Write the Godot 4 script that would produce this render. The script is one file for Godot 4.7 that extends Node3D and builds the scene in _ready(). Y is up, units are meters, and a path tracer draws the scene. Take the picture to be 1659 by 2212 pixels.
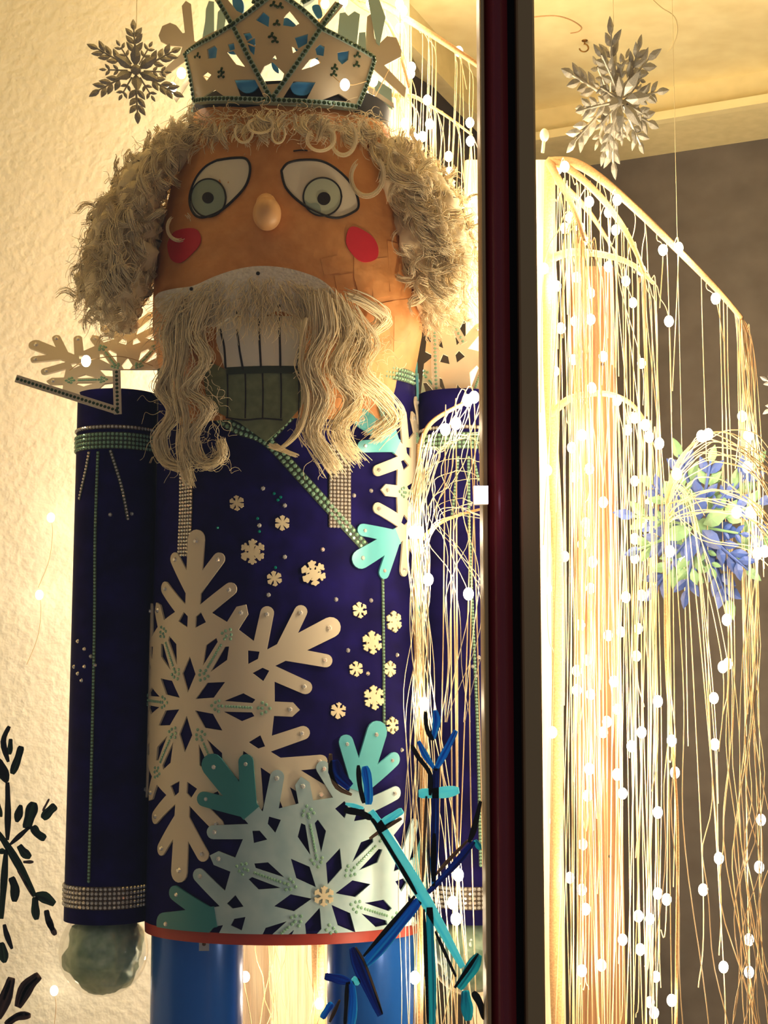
extends Node3D
# A tall wooden-soldier display figure behind a shop window at night, with trees of wire lights.
# Measures were taken on the photograph (1659 x 2212) and turned into metres by at(), at the distance each thing stands at.

const FOCAL := 3340.0
const PITCH := 0.1117
const EYE := Vector3(0, 1.5, 0)
const FLOOR_Y := 0.35
const CEILING_Y := 2.89
const GLASS_Z := -1.78
const LED_ENERGY := 0.0142

var used := {}
var rng := RandomNumberGenerator.new()
var M := {}
var led_mesh: ArrayMesh
var gem_mesh: ArrayMesh
var leaf_mesh: ArrayMesh
var torso: Drum
var head: Drum

# ------------------------------------------------------------------ geometry helpers

class Buf:
	var v := PackedVector3Array()
	var n := PackedVector3Array()
	var c := PackedColorArray()
	var ix := PackedInt32Array()

	func vert(p: Vector3, nn: Vector3, col := Color.WHITE) -> int:
		v.append(p)
		n.append(nn)
		c.append(col)
		return v.size() - 1

	func face(i: int, j: int, k: int) -> void:      # clockwise seen along the normals
		var g := (v[j] - v[i]).cross(v[k] - v[i])
		if g.dot(n[i] + n[j] + n[k]) > 0.0:
			ix.append_array(PackedInt32Array([i, k, j]))
		else:
			ix.append_array(PackedInt32Array([i, j, k]))

	func tri(a: Vector3, b: Vector3, d: Vector3, out: Vector3, col := Color.WHITE) -> void:
		var g := (b - a).cross(d - a).normalized()
		if g.dot(out) < 0.0:
			g = -g
		face(vert(a, g, col), vert(b, g, col), vert(d, g, col))

	func quad(a: Vector3, b: Vector3, d: Vector3, e: Vector3, out: Vector3, col := Color.WHITE) -> void:
		var g := (d - a).cross(e - b).normalized()
		if g.dot(out) < 0.0:
			g = -g
		var i := vert(a, g, col)
		var j := vert(b, g, col)
		var k := vert(d, g, col)
		var l := vert(e, g, col)
		face(i, j, k)
		face(i, k, l)

	func box(lo: Vector3, hi: Vector3, col := Color.WHITE) -> void:
		var a := Vector3(lo.x, lo.y, lo.z)
		var p := []
		for i in 8:
			p.append(Vector3(hi.x if i & 1 else lo.x, hi.y if i & 2 else lo.y, hi.z if i & 4 else lo.z))
		quad(p[0], p[1], p[3], p[2], Vector3(0, 0, -1), col)
		quad(p[4], p[5], p[7], p[6], Vector3(0, 0, 1), col)
		quad(p[0], p[2], p[6], p[4], Vector3(-1, 0, 0), col)
		quad(p[1], p[3], p[7], p[5], Vector3(1, 0, 0), col)
		quad(p[0], p[1], p[5], p[4], Vector3(0, -1, 0), col)
		quad(p[2], p[3], p[7], p[6], Vector3(0, 1, 0), col)

	func slab(corners: Array, up: Vector3) -> void:  # a flat quad given thickness
		var q := []
		for p in corners:
			q.append(p + up)
		var mid := Vector3.ZERO
		for p in corners:
			mid += p * 0.25
		quad(corners[0], corners[1], corners[2], corners[3], -up)
		quad(q[0], q[1], q[2], q[3], up)
		for i in 4:
			var j := (i + 1) % 4
			quad(corners[i], corners[j], q[j], q[i], (corners[i] + corners[j]) * 0.5 - mid)

	func tube(pts: PackedVector3Array, r0: float, r1: float, sides: int, col := Color.WHITE, caps := false) -> void:
		var m := pts.size()
		if m < 2:
			return
		var t := (pts[1] - pts[0]).normalized()
		var side := t.cross(Vector3(0.31, 0.17, 0.93)).normalized()
		var first := v.size()
		for i in m:
			if i > 0:
				t = (pts[mini(i + 1, m - 1)] - pts[i - 1]).normalized()
			side = (side - t * side.dot(t)).normalized()
			var bi := t.cross(side)
			var r := lerpf(r0, r1, float(i) / (m - 1))
			for s in sides:
				var a := TAU * s / sides
				var d := side * cos(a) + bi * sin(a)
				v.append(pts[i] + d * r)
				n.append(d)
				c.append(col)
		for i in m - 1:
			for s in sides:
				var a0 := first + i * sides + s
				var a1 := first + i * sides + (s + 1) % sides
				ix.append_array(PackedInt32Array([a0, a0 + sides, a1, a1, a0 + sides, a1 + sides]))
		if caps:
			for e in [0, m - 1]:
				var dir := (pts[0] - pts[1]).normalized() if e == 0 else (pts[m - 1] - pts[m - 2]).normalized()
				var mid := vert(pts[e] + dir * (r0 if e == 0 else r1) * 0.4, dir, col)
				for s in sides:
					face(mid, first + e * sides + s, first + e * sides + (s + 1) % sides)

	func ball(p: Vector3, r: Vector3, rings: int, segs: int, col := Color.WHITE, turn := Basis.IDENTITY) -> void:
		var first := v.size()
		for i in rings + 1:
			var f := PI * i / rings
			for s in segs:
				var a := TAU * s / segs
				var d := Vector3(sin(f) * cos(a), cos(f), sin(f) * sin(a))
				v.append(p + turn * (d * r))
				n.append((turn * (d / r)).normalized())
				c.append(col)
		for i in rings:
			for s in segs:
				var a0 := first + i * segs + s
				var a1 := first + i * segs + (s + 1) % segs
				ix.append_array(PackedInt32Array([a0, a0 + segs, a1, a1, a0 + segs, a1 + segs]))

	func gem(p: Vector3, out: Vector3, r: float, col := Color.WHITE) -> void:
		var side := out.cross(Vector3(0.2, 0.9, 0.37)).normalized()
		var bi := out.cross(side)
		var k := 6
		var top := []
		var low := []
		for i in k:
			var a := TAU * (i + 0.5) / k
			var d := side * cos(a) + bi * sin(a)
			low.append(p + d * r)
			top.append(p + d * r * 0.55 + out * r * 0.7)
		for i in k:
			var j := (i + 1) % k
			quad(low[i], low[j], top[j], top[i], (low[i] + low[j]) * 0.5 - p, col)
		for i in range(1, k - 1):
			tri(top[0], top[i], top[i + 1], out, col)

	# a plate with holes, bent by map(u, v, h), from depth h0 to h1
	func plate(outers: Array, holes: Array, map: Callable, h0: float, h1: float, step: float, col := Color.WHITE) -> void:
		for outer in outers:
			var lo := Vector2(INF, INF)
			var hi := Vector2(-INF, -INF)
			for p in outer:
				lo = lo.min(p)
				hi = hi.max(p)
			var cuts := [lo.x - 0.001, hi.x + 0.001]
			var x := lo.x + step
			while x < hi.x - 0.002:
				cuts.append(x)
				x += step
			var boxes := []
			for h in holes:
				var a := Vector2(INF, INF)
				var b := Vector2(-INF, -INF)
				for p in h:
					a = a.min(p)
					b = b.max(p)
				boxes.append(Rect2(a, b - a))
				cuts.append((a.x + b.x) * 0.5)
			cuts.sort()
			for i in cuts.size() - 1:
				var x0: float = cuts[i]
				var x1: float = cuts[i + 1]
				if x1 - x0 < 0.0002:
					continue
				var strip := PackedVector2Array([Vector2(x0, lo.y - 1), Vector2(x1, lo.y - 1), Vector2(x1, hi.y + 1), Vector2(x0, hi.y + 1)])
				var pieces: Array = Geometry2D.intersect_polygons(outer, strip)
				for k in holes.size():
					if boxes[k].position.x > x1 or boxes[k].end.x < x0:
						continue
					var left := []
					for p in pieces:
						for q in Geometry2D.clip_polygons(p, holes[k]):
							left.append(q)
					pieces = left
				for p in pieces:
					var t := Geometry2D.triangulate_polygon(p)
					if t.is_empty():
						continue
					for lay in 2:
						var first := v.size()
						for q in p:
							var a: Vector3 = map.call(q.x, q.y, h0)
							var b: Vector3 = map.call(q.x, q.y, h1)
							var nn := (b - a).normalized()
							vert(b if lay else a, nn if lay else -nn, col)
						for k in range(0, t.size(), 3):
							face(first + t[k], first + t[k + 1], first + t[k + 2])
		for loop in outers + holes:
			var m: int = loop.size()
			for i in m:
				var a: Vector2 = loop[i]
				var b: Vector2 = loop[(i + 1) % m]
				var parts := maxi(1, ceili(absf(b.x - a.x) / step))
				var e := Vector2(b.y - a.y, a.x - b.x).normalized() * 0.001
				for k in parts:
					var p := a.lerp(b, float(k) / parts)
					var q := a.lerp(b, float(k + 1) / parts)
					var out: Vector3 = map.call(p.x + e.x, p.y + e.y, h0) - map.call(p.x, p.y, h0)
					quad(map.call(p.x, p.y, h0), map.call(q.x, q.y, h0), map.call(q.x, q.y, h1), map.call(p.x, p.y, h1), out, col)

	func mesh(shift := Vector3.ZERO) -> ArrayMesh:
		var m := ArrayMesh.new()
		if v.is_empty():
			return m
		if shift != Vector3.ZERO:
			for i in v.size():
				v[i] -= shift
		var a := []
		a.resize(Mesh.ARRAY_MAX)
		a[Mesh.ARRAY_VERTEX] = v
		a[Mesh.ARRAY_NORMAL] = n
		a[Mesh.ARRAY_COLOR] = c
		a[Mesh.ARRAY_INDEX] = ix
		m.add_surface_from_arrays(Mesh.PRIMITIVE_TRIANGLES, a)
		return m


class Drum:                                           # an upright drum of oval section; a radius that may change with height
	var cx: float
	var cz: float
	var lean := 0.0                                   # how far the axis moves in x per metre up
	var y0 := 0.0
	var flat := 1.0                                   # depth radius over width radius
	var prof := []                                    # [[y, radius], ...] from low to high

	func a(y: float) -> float:
		if y <= prof[0][0]:
			return prof[0][1]
		for i in prof.size() - 1:
			if y <= prof[i + 1][0]:
				var t: float = (y - prof[i][0]) / (prof[i + 1][0] - prof[i][0])
				return lerpf(prof[i][1], prof[i + 1][1], t)
		return prof[-1][1]

	func axis(y: float) -> float:
		return cx + lean * (y - y0)

	func point(th: float, y: float, h: float) -> Vector3:
		var r := a(y)
		var nn := Vector3(sin(th) * flat, 0, cos(th)).normalized()
		return Vector3(axis(y) + r * sin(th), y, cz + r * flat * cos(th)) + nn * h

	func arc(u: float, y: float, h: float) -> Vector3:    # u: metres along the surface from the front
		var r := a(y)
		var th := 0.0
		var steps := 10
		for i in steps:
			var w := Vector2(cos(th), sin(th) * flat).length() * r
			var mid := th + 0.5 * u / steps / w
			th += u / steps / (Vector2(cos(mid), sin(mid) * flat).length() * r)
		return point(th, y, h)

	func angular(u: float, y: float, h: float) -> Vector3:  # u is the angle itself, times 0.2
		return point(u / 0.2, y, h)


func at(px: float, py: float, depth: float) -> Vector3:
	var d := Vector3((px - 829.5) / FOCAL, -(py - 1106.0) / FOCAL, -1)
	var up := Vector3(0, cos(PITCH), sin(PITCH))
	var fwd := Vector3(0, sin(PITCH), -cos(PITCH))
	var w := Vector3(d.x, 0, 0) + up * d.y + fwd
	return EYE + w * (depth / -w.z)


func on(drum: Drum, px: float, py: float) -> Vector2:   # where a measured spot lies on a drum: (angle * 0.2, height)
	var depth := -(drum.cz + drum.a(1.5) * drum.flat * 0.8)
	var th := 0.0
	var p := Vector3.ZERO
	for i in 25:
		p = at(px, py, depth)
		th = asin(clampf((p.x - drum.axis(p.y)) / drum.a(p.y), -0.999, 0.999))
		depth = lerpf(depth, -(drum.cz + drum.a(p.y) * drum.flat * cos(th)), 0.7)
	return Vector2(th * 0.2, p.y)


func on_ceiling(px: float, py: float) -> Vector3:
	var p := at(px, py, 3.0)
	return at(px, py, 3.0 * (CEILING_Y - 0.001 - EYE.y) / (p.y - EYE.y))


func traced(drum: Drum, pts: Array) -> PackedVector2Array:
	var out := PackedVector2Array()
	for p in pts:
		out.append(on(drum, p[0], p[1]))
	return out


func spline(pts: Array, per: int) -> PackedVector3Array:
	var out := PackedVector3Array()
	var m := pts.size()
	for i in m - 1:
		var p0: Vector3 = pts[maxi(i - 1, 0)]
		var p1: Vector3 = pts[i]
		var p2: Vector3 = pts[i + 1]
		var p3: Vector3 = pts[mini(i + 2, m - 1)]
		for k in per:
			out.append(p1.cubic_interpolate(p2, p0, p3, float(k) / per))
	out.append(pts[m - 1])
	return out


func spline2(pts: Array, per: int, closed := true) -> PackedVector2Array:
	var out := PackedVector2Array()
	var m := pts.size()
	for i in m:
		var p0: Vector2 = pts[(i - 1 + m) % m]
		var p1: Vector2 = pts[i]
		var p2: Vector2 = pts[(i + 1) % m]
		var p3: Vector2 = pts[(i + 2) % m]
		for k in per:
			out.append(p1.cubic_interpolate(p2, p0, p3, float(k) / per))
	return out


func capsule(a: Vector2, b: Vector2, r0: float, r1: float, round_end := true) -> PackedVector2Array:
	var d := (b - a).normalized()
	var s := Vector2(-d.y, d.x)
	var out := PackedVector2Array([a - s * r0, ])
	if round_end:
		for i in 9:
			var t := -PI / 2 + PI * i / 8
			out.append(b + (d * cos(t) + s * sin(t)) * r1)
	else:
		out.append(b - s * r1)
		out.append(b + d * r1)
		out.append(b + s * r1)
	out.append(a + s * r0)
	return out


# ------------------------------------------------------------------ naming and placing

func numbered(called: String) -> String:
	if not used.has(called):
		used[called] = 0
		return called
	used[called] += 1
	return "%s_%03d" % [called, used[called]]


func tag(o: Node3D, label: String, category := "", group := "", kind := "") -> void:
	if label:
		o.set_meta("label", label)
	if category:
		o.set_meta("category", category)
	if group:
		o.set_meta("group", group)
	if kind:
		o.set_meta("kind", kind)


func thing(called: String, label: String, category: String, base: Vector3, group := "") -> Node3D:
	var o := Node3D.new()
	o.name = numbered(called)
	add_child(o, true)
	o.position = base
	tag(o, label, category, group)
	return o


func origin_of(o: Node) -> Vector3:
	var p := Vector3.ZERO
	while o != self and o is Node3D:
		p += o.position
		o = o.get_parent()
	return p


func part(called: String, buf: Buf, mat: Material, parent: Node3D, kind := "") -> MeshInstance3D:
	var o := MeshInstance3D.new()
	o.name = called if parent != self else numbered(called)
	o.mesh = buf.mesh(origin_of(parent))
	o.material_override = mat
	if kind:
		o.set_meta("kind", kind)
	parent.add_child(o, true)
	return o


func copy_of(called: String, mesh: Mesh, mat: Material, parent: Node3D, where: Vector3, turn := Basis.IDENTITY) -> MeshInstance3D:
	var o := MeshInstance3D.new()
	o.name = called
	o.mesh = mesh
	o.material_override = mat
	o.transform = Transform3D(turn, where - origin_of(parent))
	parent.add_child(o, true)
	return o


func structure(called: String, buf: Buf, mat: Material, label: String, category: String) -> MeshInstance3D:
	var o := part(called, buf, mat, self, "structure")
	tag(o, label, category)
	return o


func facing(out: Vector3) -> Basis:                   # a basis whose z looks along out
	var x := Vector3.UP.cross(out)
	if x.length() < 0.01:
		x = Vector3.RIGHT
	x = x.normalized()
	return Basis(x, out.cross(x).normalized(), out)


func led(parent: Node3D, owner_thing: Node3D, p: Vector3, energy := 1.0, lit := true) -> void:
	copy_of("led_bulb", led_mesh, M.led if lit else M.wire, parent, p)
	if not lit:
		return
	var l := OmniLight3D.new()
	l.name = "led_light"
	l.light_color = Color(1.0, 0.915, 0.765)
	l.light_energy = LED_ENERGY * energy
	l.light_size = 0.006
	l.omni_range = 6.0
	l.omni_attenuation = 2.0
	l.shadow_enabled = true
	owner_thing.add_child(l, true)
	l.position = p - origin_of(owner_thing)


# ------------------------------------------------------------------ materials

func noise(freq: float, seed_value: int, octaves := 4, size := 256) -> NoiseTexture2D:
	var f := FastNoiseLite.new()
	f.seed = seed_value
	f.frequency = freq
	f.fractal_octaves = octaves
	var t := NoiseTexture2D.new()
	t.width = size
	t.height = size
	t.seamless = true
	t.noise = f
	return t


func toned(freq: float, seed_value: int, a: Color, b: Color, octaves := 4, size := 256) -> NoiseTexture2D:
	var t := noise(freq, seed_value, octaves, size)
	var g := Gradient.new()
	g.set_color(0, a)
	g.set_color(1, b)
	t.color_ramp = g
	return t


func mat(col: Color, rough := 0.6, metal := 0.0) -> StandardMaterial3D:
	var m := StandardMaterial3D.new()
	m.albedo_color = col
	m.roughness = rough
	m.metallic = metal
	m.cull_mode = BaseMaterial3D.CULL_DISABLED
	return m


func triplanar(m: StandardMaterial3D, tex: Texture2D, scale: Vector3, relief: Texture2D = null, depth := 0.0) -> StandardMaterial3D:
	m.uv1_triplanar = true
	m.uv1_world_triplanar = true
	m.uv1_scale = scale
	if tex:
		m.albedo_texture = tex
	if relief:
		m.heightmap_enabled = true
		m.heightmap_texture = relief
		m.heightmap_scale = depth
	return m


func make_materials() -> void:
	M.plaster = triplanar(mat(Color(1, 1, 1), 0.9), toned(0.02, 3, Color(0.94, 0.92, 0.84), Color(0.97, 0.95, 0.88)), Vector3.ONE * 2.2, noise(0.035, 8, 4, 512), 0.16)
	M.ceiling = triplanar(mat(Color(0.95, 0.90, 0.70), 0.9), toned(0.02, 31, Color(0.94, 0.92, 0.88), Color.WHITE), Vector3.ONE * 2.0)
	M.fascia = triplanar(mat(Color(0.92, 0.86, 0.66), 0.85), toned(0.03, 33, Color(0.93, 0.93, 0.9), Color.WHITE), Vector3.ONE * 3.0)
	M.dark_wall = triplanar(mat(Color(0.43, 0.40, 0.37), 0.8), toned(0.03, 5, Color(0.8, 0.79, 0.78), Color(1, 1, 1)), Vector3.ONE * 1.3)
	M.floor = triplanar(mat(Color(0.75, 0.70, 0.62), 0.8), toned(0.03, 6, Color(0.8, 0.8, 0.8), Color(1, 1, 1)), Vector3.ONE * 1.5)
	M.facade = mat(Color(0.12, 0.1, 0.09), 0.8)
	M.bead = mat(Color(0.60, 0.20, 0.23), 0.30, 0.0)  # maroon stands in for a red street reflection on the bronze
	M.fin = mat(Color(0.80, 0.66, 0.46), 0.45, 0.0)
	var g := mat(Color(0.9, 0.95, 0.93, 0.02), 0.02)
	g.transparency = BaseMaterial3D.TRANSPARENCY_ALPHA
	M.glass = g
	M.plank_tan = triplanar(mat(Color(1, 1, 1), 0.8), toned(0.02, 15, Color(0.50, 0.34, 0.22), Color(0.72, 0.55, 0.38), 5), Vector3(9, 0.6, 9), noise(0.05, 16, 3), 0.25)
	M.plank = triplanar(mat(Color(1, 1, 1), 0.75), toned(0.02, 12, Color(0.82, 0.70, 0.56), Color(0.95, 0.88, 0.76), 5), Vector3(9, 0.6, 9), noise(0.05, 13, 3), 0.25)
	M.navy = triplanar(mat(Color(1, 1, 1), 0.5), toned(0.02, 14, Color(0.075, 0.05, 0.22), Color(0.125, 0.095, 0.38)), Vector3.ONE * 3.0)
	M.navy.metallic_specular = 0.1
	M.navy_inside = mat(Color(0.12, 0.12, 0.15), 0.7)
	M.blue_leg = mat(Color(0.13, 0.40, 0.78), 0.25, 0.2)
	M.red_rim = mat(Color(0.70, 0.22, 0.14), 0.5)
	M.skin = triplanar(mat(Color(1, 1, 1), 0.55), toned(0.03, 17, Color(0.78, 0.52, 0.28), Color(0.87, 0.62, 0.38)), Vector3.ONE * 4.0, noise(0.03, 18, 4), 0.12)
	M.nose = mat(Color(0.87, 0.67, 0.45), 0.45)
	M.eye_white = mat(Color(0.90, 0.86, 0.76), 0.5)
	M.iris = mat(Color(0.56, 0.62, 0.55), 0.4)
	M.iris_light = mat(Color(0.74, 0.77, 0.66), 0.4)
	M.black = mat(Color(0.07, 0.05, 0.06), 0.5)
	M.cheek = mat(Color(0.80, 0.14, 0.20), 0.5)
	M.tooth = mat(Color(0.93, 0.90, 0.82), 0.45)
	M.jaw = triplanar(mat(Color(1, 1, 1), 0.5), toned(0.04, 21, Color(0.38, 0.42, 0.30), Color(0.50, 0.54, 0.40)), Vector3.ONE * 5.0)
	var wool := mat(Color(0.93, 0.86, 0.71), 0.8)
	wool.rim_enabled = true
	wool.rim = 0.4
	wool.rim_tint = 0.5
	M.wool = wool
	M.felt = triplanar(mat(Color(1, 1, 1), 0.95), toned(0.06, 23, Color(0.84, 0.80, 0.72), Color(0.95, 0.92, 0.86)), Vector3.ONE * 8.0, noise(0.08, 24, 3), 0.15)
	M.acrylic = mat(Color(0.88, 0.82, 0.71), 0.42)
	M.crown_white = mat(Color(0.76, 0.69, 0.58), 0.45)
	M.silver_blue = triplanar(mat(Color(1, 1, 1), 0.36, 0.1), toned(0.02, 25, Color(0.62, 0.74, 0.76), Color(0.74, 0.83, 0.83)), Vector3.ONE * 4.0)
	M.teal = mat(Color(0.36, 0.70, 0.74), 0.36)
	M.deep_teal = mat(Color(0.22, 0.53, 0.54), 0.36)
	M.crown_blue = mat(Color(0.28, 0.60, 0.86), 0.4)
	M.crown_pale = mat(Color(0.62, 0.72, 0.68), 0.45)
	M.gem = mat(Color(0.92, 0.90, 0.86), 0.12, 0.55)
	M.green_gem = mat(Color(0.60, 0.76, 0.64), 0.15, 0.3)
	M.dark_gem = mat(Color(0.24, 0.33, 0.22), 0.25, 0.4)
	M.teal_gem = mat(Color(0.05, 0.55, 0.50), 0.2, 0.3)
	M.ribbon = mat(Color(0.20, 0.24, 0.17), 0.6)
	M.bronze_ribbon = mat(Color(0.30, 0.24, 0.18), 0.5, 0.3)
	M.wood = mat(Color(0.93, 0.86, 0.70), 0.6)
	M.steel = mat(Color(0.75, 0.75, 0.74), 0.35, 0.8)
	var ball := mat(Color(0.82, 0.92, 0.85, 0.12), 0.03)
	ball.transparency = BaseMaterial3D.TRANSPARENCY_ALPHA
	M.ball_glass = ball
	M.ball_film = triplanar(mat(Color(1, 1, 1), 0.3, 0.1), toned(0.02, 27, Color(0.36, 0.50, 0.38), Color(0.84, 0.90, 0.78), 3), Vector3.ONE * 6.0)
	M.wire = mat(Color(0.86, 0.73, 0.54), 0.5, 0.0)
	M.wire_pale = mat(Color(0.97, 0.90, 0.76), 0.5, 0.0)
	M.bark = triplanar(mat(Color(1, 1, 1), 0.85), toned(0.06, 28, Color(0.62, 0.46, 0.30), Color(0.86, 0.70, 0.48)), Vector3.ONE * 14.0)
	var l := mat(Color(1, 0.95, 0.85), 0.4)
	l.emission_enabled = true
	l.emission = Color(1.0, 0.95, 0.84)
	l.emission_energy_multiplier = 9.0
	M.led = l
	var w := mat(Color(1, 1, 1), 0.4)
	w.emission_enabled = true
	w.emission = Color(1.0, 0.93, 1.0)
	w.emission_energy_multiplier = 3.0
	M.glow_white = w
	M.silver = triplanar(mat(Color(1, 1, 1), 0.42, 0.35), toned(0.2, 29, Color(0.55, 0.52, 0.46), Color(0.88, 0.86, 0.8)), Vector3.ONE * 12.0)
	M.white_glitter = mat(Color(0.93, 0.92, 0.9), 0.5)
	M.petal_green = mat(Color(0.34, 0.47, 0.33), 0.5)
	M.petal_blue = mat(Color(0.11, 0.21, 0.45), 0.5)
	M.brass = mat(Color(0.55, 0.40, 0.16), 0.4, 0.7)
	M.cable = mat(Color(0.93, 0.86, 0.66), 0.7)
	M.cloth = triplanar(mat(Color(1, 1, 1), 0.9), toned(0.02, 41, Color(0.55, 0.53, 0.58), Color(0.78, 0.77, 0.80)), Vector3.ONE * 5.0)
	M.blue_mark = mat(Color(0.40, 0.50, 0.78), 0.6)
	var p := mat(Color(1, 1, 1), 0.35)
	p.vertex_color_use_as_albedo = true
	p.backlight_enabled = true
	p.backlight = Color(1, 1, 1)
	M.paint = p
	var q := mat(Color(1, 1, 1), 0.45)
	q.vertex_color_use_as_albedo = true
	M.dark_paint = q


# ------------------------------------------------------------------ the scene

func _ready() -> void:
	rng.seed = 20231
	var cam := Camera3D.new()
	cam.name = "camera"
	cam.fov = rad_to_deg(2.0 * atan(1106.0 / FOCAL))
	cam.position = EYE
	cam.rotation = Vector3(PITCH, 0, 0)
	cam.near = 0.05
	cam.far = 60
	add_child(cam)
	cam.current = true
	var world := WorldEnvironment.new()
	world.name = "world"
	var env := Environment.new()
	env.background_mode = Environment.BG_COLOR
	env.background_color = Color(0.44, 0.45, 0.48)
	env.background_energy_multiplier = 0.5
	env.tonemap_mode = Environment.TONE_MAPPER_LINEAR
	env.tonemap_exposure = 1.0
	env.sdfgi_enabled = true
	env.ssao_enabled = true
	env.ssil_enabled = true
	world.environment = env
	add_child(world)

	make_materials()
	var b := Buf.new()
	b.ball(Vector3.ZERO, Vector3(0.0076, 0.0094, 0.0076), 7, 10)
	led_mesh = b.mesh()
	b = Buf.new()
	b.gem(Vector3.ZERO, Vector3(0, 0, 1), 1.0)
	gem_mesh = b.mesh()
	leaf_mesh = make_leaf()

	build_room()
	build_window()
	build_planks()
	build_figure()
	build_crown()
	build_trees()
	build_ornaments()
	build_small_things()
	build_painted_flakes()


func build_room() -> void:
	var b := Buf.new()
	b.box(Vector3(-1.6, FLOOR_Y - 0.1, -5.2), Vector3(2.6, FLOOR_Y, -1.6))
	structure("floor", b, M.floor, "pale floor of the window display under the figure and the light trees", "floor")
	b = Buf.new()
	b.box(Vector3(-1.7, CEILING_Y, -5.3), Vector3(2.7, CEILING_Y + 0.1, -1.6))
	structure("ceiling", b, M.ceiling, "smooth yellow-cream ceiling over the window display", "ceiling")
	b = Buf.new()
	var edge := at(885, 300, 2.95).x
	b.box(Vector3(-1.6, FLOOR_Y, -3.05), Vector3(edge, CEILING_Y, -2.95))
	structure("wall_back", b, M.plaster, "cream wall with rough trowelled plaster behind the figure", "wall")
	b = Buf.new()
	b.box(Vector3(-1.7, FLOOR_Y - 0.1, -5.2), Vector3(-1.6, CEILING_Y, -1.6))
	structure("wall_left", b, M.plaster, "cream plaster side wall of the display, left of the frame", "wall")
	b = Buf.new()
	b.box(Vector3(2.6, FLOOR_Y - 0.1, -5.2), Vector3(2.7, CEILING_Y, -1.6))
	structure("wall_right", b, M.dark_wall, "dim side wall of the shop, right of the frame", "wall")
	# the header under the ceiling, bent at a corner behind the window post
	var y := CEILING_Y - 0.085
	var c0 := at(1100, 255, 3.66)
	var corner := Vector3(c0.x, y, c0.z)
	var far := corner + Vector3(2.04, 0, 1.0).normalized() * 2.2
	var left := Vector3(edge - 0.02, y, -2.98)
	var depth := Vector3(-1.0, 0, 2.04).normalized() * -0.22
	for k in 2:
		var a: Vector3 = [corner, left][k]
		var e: Vector3 = [far, corner][k]
		var d: Vector3 = [depth, Vector3(0.05, 0, -0.22)][k]
		b = Buf.new()
		b.slab([a, e, e + d, a + d], Vector3(0, 0.085, 0))
		structure("trim_%d" % (k + 1), b, M.fascia, ["cream header band under the ceiling rising to the right", "cream header band under the ceiling between plaster wall and window post"][k], "header")
	b = Buf.new()
	var foot := Vector3(0, FLOOR_Y - 0.1 - y, 0)
	var rise := Vector3(0, CEILING_Y - FLOOR_Y + 0.1, 0)
	var bend := corner + depth + Vector3(-0.04, 0, -0.0)
	var end := far + depth * 1.0 + Vector3(2.04, 0, 1.0).normalized() * 0.6
	b.slab([bend + foot, end + foot, end + foot + depth * 0.4, bend + foot + depth * 0.4], rise)
	structure("wall_rear", b, M.dark_wall, "dim grey-brown wall behind the lit wire tree, under the header band", "wall")
	b = Buf.new()
	var near := left + Vector3(-0.1, 0, -0.22)
	b.slab([near + foot, bend + foot, bend + foot + Vector3(0, 0, -0.1), near + foot + Vector3(0, 0, -0.1)], rise)
	structure("wall_side", b, M.dark_wall, "dim grey-brown wall seen between the figure's hair and the window post", "wall")
	b = Buf.new()
	b.slab([corner, far, far + Vector3(-0.012, 0, 0.0245), corner + Vector3(-0.012, 0, 0.0245)], Vector3(0, 0.02, 0))
	structure("trim_3", b, M.ceiling, "thin moulding along the lower edge of the header band", "moulding")


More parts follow.
